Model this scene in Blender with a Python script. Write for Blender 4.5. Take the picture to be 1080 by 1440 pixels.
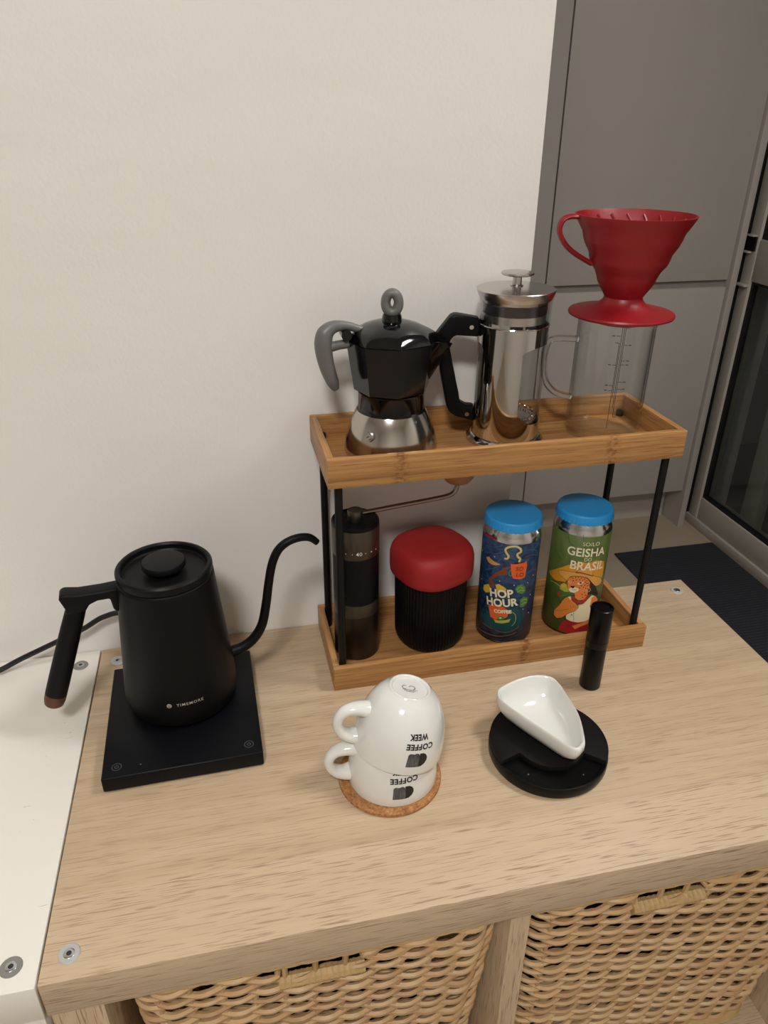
import bpy, bmesh, math, random
from mathutils import Vector, Matrix
random.seed(7)
for o in list(bpy.data.objects):
    bpy.data.objects.remove(o)
SC = bpy.context.scene
COL = SC.collection
H = 0.765                      # height of the oak unit's top above the floor
PI = math.pi
R = math.radians

# ------------------------------------------------------------------ camera
cam_d = bpy.data.cameras.new('camera'); cam = bpy.data.objects.new('camera', cam_d); COL.objects.link(cam)
rt = Vector((0.977524, -0.210735, 0.006099)); fw = Vector((0.189380, 0.865022, -0.464620)); up = Vector((0.092636, 0.455333, 0.885489))
m = Matrix((rt, up, -fw)).transposed().to_4x4(); m.translation = Vector((0.1763, -0.7491, 0.5545 + H))
cam.matrix_world = m
cam_d.sensor_fit = 'VERTICAL'; cam_d.sensor_height = 36.0; cam_d.lens = 1038.84 * 36.0 / 1440.0
cam_d.clip_start = 0.01; cam_d.clip_end = 60
SC.camera = cam

# ------------------------------------------------------------------ world: night outside
W = bpy.data.worlds.new('night'); SC.world = W; W.use_nodes = True
W.node_tree.nodes['Background'].inputs[0].default_value = (0.55, 0.62, 0.75, 1)
W.node_tree.nodes['Background'].inputs[1].default_value = 0.012

# ------------------------------------------------------------------ exposure
vs = SC.view_settings
vs.view_transform = 'Standard'; vs.look = 'None'; vs.gamma = 1; vs.use_curve_mapping = False
vs.exposure = 0.0
LAMP_STRENGTH = 83.0           # the ceiling lamp's diffuser (built with the lamp)
LAMP_POS = (-0.15, -1.45, 2.44)
LAMP2_POS = (1.20, -0.35, 2.44)    # its twin nearer the balcony door
LAMP2_STRENGTH = 44.0

# ------------------------------------------------------------------ materials
def lin(c):
    out = []
    for v in c:
        v = v / 255.0
        out.append(v / 12.92 if v <= 0.04045 else ((v + 0.055) / 1.055) ** 2.4)
    return tuple(out) + (1.0,)

MATS = {}
def base_mat(name):
    m = bpy.data.materials.new(name); m.use_nodes = True
    return m, m.node_tree, m.node_tree.nodes['Principled BSDF']

def N(nt, typ, **kw):
    n = nt.nodes.new(typ)
    for k, v in kw.items():
        if k in n.inputs: n.inputs[k].default_value = v
        else: setattr(n, k, v)
    return n

def mat(name, col, rough=0.5, metal=0.0, bump=0.0, bscale=200, vary=0.0, coat=0.0, spec=0.5, emit=0.0):
    """plain procedural surface: colour with a little noise, optional fine bump"""
    if name in MATS: return MATS[name]
    m, nt, b = base_mat(name)
    c = lin(col)
    b.inputs['Roughness'].default_value = rough; b.inputs['Metallic'].default_value = metal
    b.inputs['Coat Weight'].default_value = coat; b.inputs['Coat Roughness'].default_value = 0.05
    b.inputs['Specular IOR Level'].default_value = spec
    tc = N(nt, 'ShaderNodeTexCoord')
    no = N(nt, 'ShaderNodeTexNoise'); no.inputs['Scale'].default_value = bscale; no.inputs['Detail'].default_value = 4
    nt.links.new(tc.outputs['Object'], no.inputs['Vector'])
    mx = N(nt, 'ShaderNodeMix', data_type='RGBA')
    mx.inputs[6].default_value = c
    mx.inputs[7].default_value = tuple(max(0, v * (1 - vary)) for v in c[:3]) + (1,)
    nt.links.new(no.outputs['Fac'], mx.inputs[0]); nt.links.new(mx.outputs[2], b.inputs['Base Color'])
    if bump:
        bp = N(nt, 'ShaderNodeBump'); bp.inputs['Strength'].default_value = bump; bp.inputs['Distance'].default_value = 0.001
        nt.links.new(no.outputs['Fac'], bp.inputs['Height']); nt.links.new(bp.outputs['Normal'], b.inputs['Normal'])
    if emit:
        b.inputs['Emission Color'].default_value = c; b.inputs['Emission Strength'].default_value = emit
    MATS[name] = m
    return m

def ramp(nt, stops, interp='LINEAR'):
    r = N(nt, 'ShaderNodeValToRGB'); r.color_ramp.interpolation = interp
    e = r.color_ramp.elements
    while len(e) < len(stops): e.new(0.5)
    for i, (p, c) in enumerate(stops):
        e[i].position = p; e[i].color = c if len(c) == 4 else tuple(c) + (1,)
    return r

def mapped_noise(nt, scale3, scale, detail=4, rough=0.6, dist=0.0):
    tc = N(nt, 'ShaderNodeTexCoord'); mp = N(nt, 'ShaderNodeMapping'); mp.inputs['Scale'].default_value = scale3
    nt.links.new(tc.outputs['Object'], mp.inputs['Vector'])
    no = N(nt, 'ShaderNodeTexNoise'); no.inputs['Scale'].default_value = scale; no.inputs['Detail'].default_value = detail
    no.inputs['Roughness'].default_value = rough; no.inputs['Distortion'].default_value = dist
    nt.links.new(mp.outputs['Vector'], no.inputs['Vector'])
    return no

def mixc(nt, fac, a, b, mode='MIX'):
    mx = N(nt, 'ShaderNodeMix', data_type='RGBA'); mx.blend_type = mode
    for s, v in ((0, fac), (6, a), (7, b)):
        if hasattr(v, 'links') or hasattr(v, 'is_linked'): nt.links.new(v, mx.inputs[s])
        else: mx.inputs[s].default_value = v
    return mx.outputs[2]

def math_n(nt, op, a, b=None):
    n = N(nt, 'ShaderNodeMath'); n.operation = op
    for i, v in enumerate((a, b)):
        if v is None: continue
        if hasattr(v, 'is_linked'): nt.links.new(v, n.inputs[i])
        else: n.inputs[i].default_value = v
    return n.outputs[0]

def oak(name, axis='x', split=None):
    m, nt, b = base_mat(name)
    sc = {'x': (1, 26, 26), 'z': (26, 26, 1), 'y': (26, 1, 26)}[axis]
    broad = mapped_noise(nt, sc, 3.2, 6, 0.62, 0.4)
    r1 = ramp(nt, [(0.28, lin((180, 155, 125))), (0.52, lin((193, 169, 138))), (0.74, lin((202, 180, 150)))])
    nt.links.new(broad.outputs['Fac'], r1.inputs[0])
    sc2 = {'x': (1, 26, 26), 'z': (26, 26, 1), 'y': (26, 1, 26)}[axis]
    pores = mapped_noise(nt, sc2, 34.0, 1.5, 0.45, 0.2)
    r2 = ramp(nt, [(0.33, (1, 1, 1)), (0.45, (0, 0, 0))])
    nt.links.new(pores.outputs['Fac'], r2.inputs[0])
    dens = mapped_noise(nt, (1, 5, 5) if axis == 'x' else (5, 5, 1), 3.0, 2)
    pf = math_n(nt, 'MULTIPLY', r2.outputs[0], ramp_out(nt, dens.outputs['Fac'], 0.35, 0.6, 0.62, 1.0))
    col = r1.outputs[0]
    if split is not None:
        tc = N(nt, 'ShaderNodeTexCoord'); sx = N(nt, 'ShaderNodeSeparateXYZ'); nt.links.new(tc.outputs['Object'], sx.inputs[0])
        st = math_n(nt, 'LESS_THAN', sx.outputs[1], split)
        col = mixc(nt, st, col, mixc(nt, 0.35, col, lin((206, 184, 156))))
        pf = math_n(nt, 'MULTIPLY', pf, math_n(nt, 'ADD', math_n(nt, 'MULTIPLY', st, 0.28), 0.40))
    else:
        pf = math_n(nt, 'MULTIPLY', pf, 0.75)
    col = mixc(nt, pf, col, lin((124, 97, 70)))
    nt.links.new(col, b.inputs['Base Color'])
    b.inputs['Roughness'].default_value = 0.48
    bp = N(nt, 'ShaderNodeBump'); bp.inputs['Strength'].default_value = 0.25; bp.inputs['Distance'].default_value = 0.0006; bp.invert = True
    nt.links.new(pf, bp.inputs['Height']); nt.links.new(bp.outputs['Normal'], b.inputs['Normal'])
    MATS[name] = m
    return m

def ramp_out(nt, sock, a, b_, lo, hi):
    mr = N(nt, 'ShaderNodeMapRange'); nt.links.new(sock, mr.inputs[0])
    mr.inputs[1].default_value = a; mr.inputs[2].default_value = b_; mr.inputs[3].default_value = lo; mr.inputs[4].default_value = hi
    return mr.outputs[0]

def bamboo(name, axis='x', knots=()):
    m, nt, b = base_mat(name)
    sc = {'x': (1, 40, 40), 'y': (40, 1, 40)}[axis]
    n1 = mapped_noise(nt, sc, 6.0, 5, 0.65, 0.3)
    r1 = ramp(nt, [(0.28, lin((128, 86, 46))), (0.5, lin((170, 123, 72))), (0.74, lin((194, 149, 96)))])
    nt.links.new(n1.outputs['Fac'], r1.inputs[0])
    n2 = mapped_noise(nt, {'x': (3, 70, 70), 'y': (70, 3, 70)}[axis], 9.0, 2, 0.5)
    col = mixc(nt, ramp_out(nt, n2.outputs['Fac'], 0.42, 0.3, 0.0, 0.6), r1.outputs[0], lin((120, 74, 32)))
    if knots:
        tc = N(nt, 'ShaderNodeTexCoord'); sx = N(nt, 'ShaderNodeSeparateXYZ'); nt.links.new(tc.outputs['Object'], sx.inputs[0])
        n3 = mapped_noise(nt, (60, 60, 120), 3.0, 3, 0.6)
        k3 = ramp_out(nt, n3.outputs['Fac'], 0.42, 0.58, 0.0, 0.75)
        for x0, z0 in knots:
            d = math_n(nt, 'ABSOLUTE', math_n(nt, 'SUBTRACT', sx.outputs[0], x0))
            dz = math_n(nt, 'ABSOLUTE', math_n(nt, 'SUBTRACT', sx.outputs[2], z0))
            f = math_n(nt, 'MULTIPLY', ramp_out(nt, d, 0.003, 0.010, 1.0, 0.0), ramp_out(nt, dz, 0.016, 0.019, 1.0, 0.0))
            col = mixc(nt, math_n(nt, 'MULTIPLY', f, k3), col, lin((112, 66, 30)))
    nt.links.new(col, b.inputs['Base Color']); b.inputs['Roughness'].default_value = 0.42
    bp = N(nt, 'ShaderNodeBump'); bp.inputs['Strength'].default_value = 0.15; bp.inputs['Distance'].default_value = 0.0004
    nt.links.new(n1.outputs['Fac'], bp.inputs['Height']); nt.links.new(bp.outputs['Normal'], b.inputs['Normal'])
    MATS[name] = m
    return m

def glass_mat(name, tint=(1, 1, 1), rough=0.0, ior=1.47):
    m, nt, b = base_mat(name)
    b.inputs['Transmission Weight'].default_value = 1.0; b.inputs['Roughness'].default_value = rough
    b.inputs['IOR'].default_value = ior; b.inputs['Base Color'].default_value = tuple(tint) + (1,)
    MATS[name] = m
    return m

def thin_glass(name, tint=(0.992, 0.995, 0.993)):
    """thin walled glass: light passes straight on, Fresnel reflection at each face"""
    m = bpy.data.materials.new(name); m.use_nodes = True; nt = m.node_tree
    nt.nodes.remove(nt.nodes['Principled BSDF'])
    tr = N(nt, 'ShaderNodeBsdfTransparent'); tr.inputs[0].default_value = tuple(tint) + (1,)
    ab = N(nt, 'ShaderNodeLayerWeight'); ab.inputs[0].default_value = 0.5
    nt.links.new(mixc(nt, math_n(nt, 'POWER', ab.outputs['Facing'], 4.0), tuple(tint) + (1,), (0.50, 0.51, 0.50, 1)), tr.inputs[0])   # longer way through the glass at the edges
    gl = N(nt, 'ShaderNodeBsdfGlossy'); gl.inputs['Roughness'].default_value = 0.01; gl.inputs[0].default_value = (1, 1, 1, 1)
    lw = N(nt, 'ShaderNodeLayerWeight'); lw.inputs[0].default_value = 0.5
    fac = math_n(nt, 'ADD', math_n(nt, 'MULTIPLY', math_n(nt, 'POWER', lw.outputs['Facing'], 5.0), 0.95), 0.036)
    mx = N(nt, 'ShaderNodeMixShader'); nt.links.new(fac, mx.inputs[0]); nt.links.new(tr.outputs[0], mx.inputs[1]); nt.links.new(gl.outputs[0], mx.inputs[2])
    nt.links.new(mx.outputs[0], nt.nodes['Material Output'].inputs[0])
    MATS[name] = m
    return m

# ------------------------------------------------------------------ mesh helpers
class MB:
    def __init__(s): s.v = []; s.f = []
    def add(s, v, f):
        o = len(s.v); s.v += [tuple(p) for p in v]; s.f += [tuple(i + o for i in q) for q in f]; return s

def build(name, mb, mt, parent=None, smooth=True, ang=35, bevel=0.0, bseg=2, loc=None):
    me = bpy.data.meshes.new(name)
    bm = bmesh.new()
    vs_ = [bm.verts.new(p) for p in mb.v]
    for q in mb.f:
        try: bm.faces.new([vs_[i] for i in q])
        except ValueError: pass
    bmesh.ops.recalc_face_normals(bm, faces=bm.faces)
    if bevel:
        es = [e for e in bm.edges if len(e.link_faces) == 2 and e.calc_face_angle(0) > R(30)]
        bmesh.ops.bevel(bm, geom=es, offset=bevel, segments=bseg, affect='EDGES', profile=0.5, clamp_overlap=True)
    bm.to_mesh(me); bm.free()
    if smooth:
        for p in me.polygons: p.use_smooth = True
        me.set_sharp_from_angle(angle=R(ang))
    o = bpy.data.objects.new(name, me); COL.objects.link(o)
    if mt: me.materials.append(mt)
    if parent: o.parent = parent
    if loc: o.location = loc
    return o

def lathe(prof, seg=72, caps=False, a0=0, rfun=None, cx=0, cy=0):
    """profile [(r,z)] spun about z; r = 0 gives a pole"""
    mb = MB(); rings = []
    for r, z in prof:
        if r < 1e-7:
            rings.append([len(mb.v)]); mb.v.append((cx, cy, z))
        else:
            ids = []
            for i in range(seg):
                a = a0 + 2 * PI * i / seg
                k = rfun(a, z) if rfun else 1.0
                ids.append(len(mb.v)); mb.v.append((cx + r * k * math.cos(a), cy + r * k * math.sin(a), z))
            rings.append(ids)
    for a, b in zip(rings[:-1], rings[1:]):
        if len(a) == 1 and len(b) == 1: continue
        for i in range(seg):
            j = (i + 1) % seg
            if len(a) == 1: mb.f.append((a[0], b[j], b[i]))
            elif len(b) == 1: mb.f.append((a[i], a[j], b[0]))
            else: mb.f.append((a[i], a[j], b[j], b[i]))
    return mb

def box(x0, x1, y0, y1, z0, z1):
    mb = MB()
    mb.v = [(x, y, z) for z in (z0, z1) for y in (y0, y1) for x in (x0, x1)]
    mb.f = [(0, 1, 3, 2), (4, 6, 7, 5), (0, 4, 5, 1), (2, 3, 7, 6), (0, 2, 6, 4), (1, 5, 7, 3)]
    return mb

def catmull(pts, n=8, closed=False):
    P = [Vector(p) for p in pts]; out = []
    L = len(P)
    rng = range(L) if closed else range(L - 1)
    for i in rng:
        if closed: p0, p1, p2, p3 = P[i - 1], P[i], P[(i + 1) % L], P[(i + 2) % L]
        else: p0, p1, p2, p3 = P[max(i - 1, 0)], P[i], P[i + 1], P[min(i + 2, L - 1)]
        for k in range(n):
            t = k / n
            out.append(0.5 * ((2 * p1) + (p2 - p0) * t + (2 * p0 - 5 * p1 + 4 * p2 - p3) * t * t + (3 * p1 - p0 - 3 * p2 + p3) * t ** 3))
    if not closed: out.append(P[-1])
    return out

def tube(path, rad, seg=12, closed=False, flat=1.0, side=None, caps=True):
    """sweep; rad = number or list; flat scales the section along `side`"""
    P = [Vector(p) for p in path]; n = len(P); mb = MB(); rings = []
    prev = None
    for i, p in enumerate(P):
        if closed: t = (P[(i + 1) % n] - P[i - 1])
        else: t = P[min(i + 1, n - 1)] - P[max(i - 1, 0)]
        t.normalize()
        if side is not None:
            a = Vector(side); a = (a - t * a.dot(t)).normalized()
        elif prev is None:
            a = t.orthogonal().normalized()
        else:
            a = (prev - t * prev.dot(t)).normalized()
        prev = a; b = t.cross(a)
        r = rad[i] if isinstance(rad, (list, tuple)) else rad
        ids = []
        for k in range(seg):
            q = 2 * PI * k / seg
            ids.append(len(mb.v)); mb.v.append(tuple(p + a * (r * flat * math.cos(q)) + b * (r * math.sin(q))))
        rings.append(ids)
    prs = list(zip(rings[:-1], rings[1:])) + ([(rings[-1], rings[0])] if closed else [])
    for a, b in prs:
        for k in range(seg):
            l = (k + 1) % seg; mb.f.append((a[k], a[l], b[l], b[k]))
    if caps and not closed:
        mb.f.append(tuple(reversed(rings[0]))); mb.f.append(tuple(rings[-1]))
    return mb

def lerp_list(vals, n):
    """resample a list of numbers to n entries"""
    out = []
    for i in range(n):
        t = i / (n - 1) * (len(vals) - 1); k = min(int(t), len(vals) - 2); out.append(vals[k] + (vals[k + 1] - vals[k]) * (t - k))
    return out

def prism(poly, thick, frame):
    """2-D polygon extruded both ways; frame(s,z,n) -> 3-D"""
    mb = MB(); n = len(poly)
    mb.v = [frame(s, z, -thick / 2) for s, z in poly] + [frame(s, z, thick / 2) for s, z in poly]
    mb.f = [tuple(range(n)), tuple(range(2 * n - 1, n - 1, -1))] + [(i, (i + 1) % n, n + (i + 1) % n, n + i) for i in range(n)]
    return mb

def vplane(phi):
    c, s = math.cos(phi), math.sin(phi)
    return lambda a, z, n: (a * c - n * s, a * s + n * c, z)

def thing(name, label, cat, loc=(0, 0, 0), rz=0.0, group=None):
    o = bpy.data.objects.new(name, None); COL.objects.link(o); o.empty_display_size = 0.02
    o.location = loc; o.rotation_euler = (0, 0, rz); o['label'] = label; o['category'] = cat
    if group: o['group'] = group
    return o

def tag(o, label, cat, group=None):
    o['label'] = label; o['category'] = cat
    if group: o['group'] = group
    return o

def struct(o, label, cat='room'):
    o['kind'] = 'structure'; o['label'] = label; o['category'] = cat
    return o

def dup_part(o, parent, matrix=None):
    c = o.copy(); COL.objects.link(c); c.parent = parent
    if matrix is not None: c.matrix_local = matrix
    return c

# ------------------------------------------------------------------ print on curved surfaces
def refine(bm, L):
    for _ in range(7):
        bmesh.ops.triangulate(bm, faces=bm.faces[:])
        es = [e for e in bm.edges if e.calc_length() > L]
        if not es: break
        bmesh.ops.subdivide_edges(bm, edges=es, cuts=1)
    bmesh.ops.triangulate(bm, faces=bm.faces[:])

def wrap_mesh(name, bm, fn, mt, parent):
    for v in bm.verts: v.co = Vector(fn(v.co.x, v.co.y))
    me = bpy.data.meshes.new(name); bm.to_mesh(me); bm.free(); me.materials.append(mt)
    for p in me.polygons: p.use_smooth = True
    o = bpy.data.objects.new(name, me); COL.objects.link(o); o.parent = parent
    return o

def text_bm(body, width=None, height=None, bold=0.0, spacing=1.0, cell=0.0015):
    """lettering centred on the origin, in metres, as a bmesh in the xy plane"""
    cu = bpy.data.curves.new('lettering', 'FONT'); cu.body = body; cu.size = 1.0; cu.offset = bold; cu.space_character = spacing; cu.resolution_u = 3
    ob = bpy.data.objects.new('lettering', cu); COL.objects.link(ob)
    me = bpy.data.meshes.new_from_object(ob)
    bm = bmesh.new(); bm.from_mesh(me)
    bpy.data.objects.remove(ob); bpy.data.curves.remove(cu); bpy.data.meshes.remove(me)
    xs = [v.co.x for v in bm.verts]; ys = [v.co.y for v in bm.verts]
    x0, x1, y0, y1 = min(xs), max(xs), min(ys), max(ys)
    kx = width / (x1 - x0) if width else None; ky = height / (y1 - y0) if height else kx
    kx = kx or ky
    for v in bm.verts: v.co = Vector(((v.co.x - (x0 + x1) / 2) * kx, (v.co.y - (y0 + y1) / 2) * ky, 0))
    bmesh.ops.remove_doubles(bm, verts=bm.verts[:], dist=1e-6)
    refine(bm, cell)
    return bm

def poly_bm(polys, cell=0.002):
    bm = bmesh.new()
    for poly in polys:
        try: bm.faces.new([bm.verts.new((x, y, 0)) for x, y in poly])
        except ValueError: pass
    refine(bm, cell)
    return bm

def stroke_polys(pts, w):
    P = [Vector((x, y)) for x, y in pts]; out = []
    left, right = [], []
    for i, p in enumerate(P):
        t = (P[min(i + 1, len(P) - 1)] - P[max(i - 1, 0)])
        if t.length < 1e-9: t = Vector((1, 0))
        t.normalize(); n = Vector((-t.y, t.x)) * w / 2
        left.append(p + n); right.append(p - n)
    for i in range(len(P) - 1):
        out.append([tuple(right[i]), tuple(right[i + 1]), tuple(left[i + 1]), tuple(left[i])])
    return out

def on_cyl(r, az0, lift=0.0002, u0=0.0, v0=0.0, rot=0.0, flip=False):
    c, s = math.cos(rot), math.sin(rot)
    k = -1 if flip else 1
    def fn(x, y):
        x, y = k * x, k * y
        u, v = u0 + x * c - y * s, v0 + x * s + y * c
        rr = (r(v) if callable(r) else r) + lift
        a = az0 + u / (r(v0) if callable(r) else r)
        return (rr * math.cos(a), rr * math.sin(a), v)
    return fn

def flat_on(z, x0, y0, rot=0.0):
    c, s = math.cos(rot), math.sin(rot)
    return lambda x, y: (x0 + x * c - y * s, y0 + x * s + y * c, z)

def circle(cx, cy, r, n=24, ry=None):
    return [(cx + r * math.cos(2 * PI * i / n), cy + (ry or r) * math.sin(2 * PI * i / n)) for i in range(n)]
ART_NIGHT = [
 ('p', 'plum', [(-40.7, 145.8), (-24.9, 149.8), (-15.6, 147.9), (-23.2, 146.3), (-33.6, 144.9)]), 
 ('p', 'teal', [(5.9, 61.5), (14.6, 63.4), (24.6, 52.7), (26.2, 40.2), (17.6, 31.9), (3.7, 29.2), (-10.3, 28.3), (-23.8, 30.1), (-28.0, 39.7), (-19.1, 52.0), (-6.3, 42.9), (4.2, 47.3)]), 
 ('s', 'steam', 2.45, [(-4.8, 127.3), (-1.5, 127.4), (-0.4, 130.9), (-3.1, 134.8), (-4.5, 138.3), (-2.2, 141.6), (2.7, 143.5), (7.7, 143.6), (12.0, 140.5), (12.8, 136.7), (9.2, 134.2), (10.1, 130.4), (12.7, 127.8), (11.9, 123.5)]), 
 ('p', 'ochre', [(-29.0, 119.3), (-24.1, 122.4), (-20.0, 120.5), (-15.8, 119.5), (-11.0, 119.0), (-8.3, 117.7), (-13.3, 115.5), (-18.8, 114.3), (-23.2, 114.5), (-26.3, 116.3)]), 
 ('p', 'skin', [(-21.9, 94.3), (-14.5, 104.4), (-7.8, 110.6), (-5.2, 114.6), (-1.5, 116.5), (3.5, 117.7), (3.2, 116.0), (-0.8, 113.3), (-0.1, 110.6), (0.7, 106.8), (-4.4, 104.8), (-11.1, 101.7), (-17.6, 94.6), (-14.4, 91.4), (-12.4, 86.5), (-17.1, 83.4), (-20.0, 87.8)]), 
 ('s', 'leaf', 1.22, [(3.8, 113.8), (1.9, 109.2), (3.1, 106.0), (5.4, 105.6)]), 
 ('p', 'orange', [(2.7, 121.4), (21.1, 123.9), (22.4, 117.5), (21.3, 102.2), (15.1, 100.6), (7.1, 102.3), (4.8, 107.2)]), 
 ('p', 'ink', [(2.9, 121.2), (9.1, 123.2), (21.1, 123.9), (18.0, 122.2), (9.3, 121.0)]), 
 ('p', 'yellow', [(-28.7, 81.9), (-21.2, 87.2), (-18.3, 82.9), (-18.9, 76.8), (-25.3, 73.4), (-29.7, 75.5)]), 
 ('p', 'yellow', [(-12.2, 90.0), (-8.2, 92.5), (-3.2, 90.4), (0.8, 87.7), (0.3, 83.0), (-9.4, 81.8)]), 
 ('p', 'leaf', [(10.4, 86.9), (12.9, 92.4), (17.9, 93.4), (22.7, 89.3), (24.1, 83.2), (20.4, 79.7), (14.9, 81.9)]), 
 ('p', 'leaf', [(17.9, 72.2), (22.0, 75.8), (28.7, 72.3), (29.5, 66.1), (24.9, 60.9), (19.0, 61.4)]), 
 ('s', 'lime', 0.7, [(12.4, 86.8), (16.1, 89.7), (20.7, 87.0)]), 
 ('s', 'lime', 0.7, [(13.7, 83.2), (17.6, 85.5), (22.2, 83.8)]), 
 ('s', 'lime', 0.7, [(20.4, 69.2), (23.6, 71.8), (27.7, 69.2)]), 
 ('s', 'lime', 0.7, [(20.9, 64.4), (24.2, 66.4), (27.6, 65.2)]), 
 ('p', 'orange', [(-19.3, 60.2), (-10.9, 62.7), (-1.0, 63.1), (6.2, 58.0), (4.9, 49.7), (0.4, 45.6), (-9.3, 43.1), (-14.9, 44.4)]), 
 ('p', 'lime', [(-10.4, 42.7), (-4.2, 42.9), (3.4, 44.8), (9.1, 46.8), (7.5, 42.0), (-0.1, 39.6), (-8.0, 38.8)]), 
 ('p', 'leaf', [(-7.0, 45.7), (-4.7, 48.7), (-0.9, 49.9), (1.7, 48.2), (-0.0, 45.0), (-4.3, 43.7)]), 
 ('p', 'cream', [(-4.5, 46.4), (-3.0, 48.0), (-1.2, 47.1), (-2.8, 45.3)]), 
 ('s', 'ink', 1.92, [(-36.8, 18.3), (-18.5, 17.1), (-5.3, 17.7), (7.3, 20.8), (18.9, 24.9)]), 
 ('s', 'bark', 1.4, [(-35.3, 17.5), (-18.1, 19.1), (-4.5, 20.4), (9.1, 23.3), (18.1, 26.7)]), 
 ('s', 'bark', 1.22, [(-30.5, 30.7), (-13.6, 28.7), (3.8, 27.4), (15.1, 30.6), (20.6, 35.4)]), 
 ('s', 'ink', 1.22, [(-34.8, 30.2), (-19.5, 27.6), (-8.1, 27.8)]), 
 ('s', 'ink', 1.05, [(-31.1, 65.2), (-25.4, 60.4), (-29.0, 48.7), (-24.5, 44.2)]), 
 ('p', 'cream', [(-16.8, 125.7), (-16.2, 126.8), (-15.5, 126.2), (-16.1, 125.1)]), 
 ('p', 'cream', [(33.2, 100.8), (34.1, 101.3), (35.4, 99.8), (34.4, 99.3)]), 
 ('p', 'cream', [(25.1, 93.7), (25.8, 94.4), (26.7, 93.2), (26.0, 92.5)]), 
 ('p', 'cream', [(31.8, 75.1), (32.6, 75.6), (33.9, 74.1), (33.0, 73.6)]), 
 ('p', 'cream', [(22.7, 58.1), (23.3, 58.8), (24.2, 57.6), (23.5, 56.8)]), 
 ('p', 'cream', [(32.7, 49.3), (33.6, 49.8), (34.9, 48.2), (33.9, 47.7)]), 
 ('p', 'cream', [(-35.6, 85.8), (-34.4, 87.5), (-33.1, 87.4), (-34.2, 85.8)]), 
 ('p', 'cream', [(-8.2, 96.5), (-7.7, 97.5), (-7.0, 96.8), (-7.5, 95.8)]), 
 ('p', 'cream', [(8.3, 93.3), (8.8, 94.2), (9.5, 93.2), (9.0, 92.3)]), 
 ('p', 'cream', [(-40.3, 121.8), (-38.6, 123.6), (-36.8, 123.8), (-38.3, 122.1)]), 
 ('s', 'swirl', 0.87, [(-28.4, 127.4), (-13.5, 130.8), (-5.1, 136.5)]), 
 ('s', 'swirl', 0.87, [(15.4, 137.4), (24.0, 137.8), (36.2, 132.2)]), 
 ('s', 'swirl', 0.87, [(-27.1, 103.4), (-16.2, 111.0), (-9.2, 115.7)]), 
 ('s', 'swirl', 0.87, [(18.3, 129.4), (27.4, 130.2), (40.3, 123.7)]), 
 ('s', 'swirl', 0.79, [(-11.7, 97.0), (-1.9, 98.6), (7.7, 96.1)]), 
 ('s', 'swirl', 0.79, [(-30.9, 133.7), (-17.5, 138.0), (-8.5, 142.7)]), 
 ('s', 'swirl', 0.79, [(23.0, 107.3), (30.4, 109.3), (40.4, 104.6)]), 
 ('s', 'teal', 1.22, [(19.4, 57.8), (25.7, 43.9), (22.0, 33.2)]), 
 ('s', 'lime', 0.61, [(7.1, 58.1), (13.5, 53.0), (14.9, 43.2), (11.0, 36.5)]), 
 ('s', 'teal', 1.05, [(-32.9, 62.9), (-26.3, 68.2), (-23.2, 66.4)])]
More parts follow.
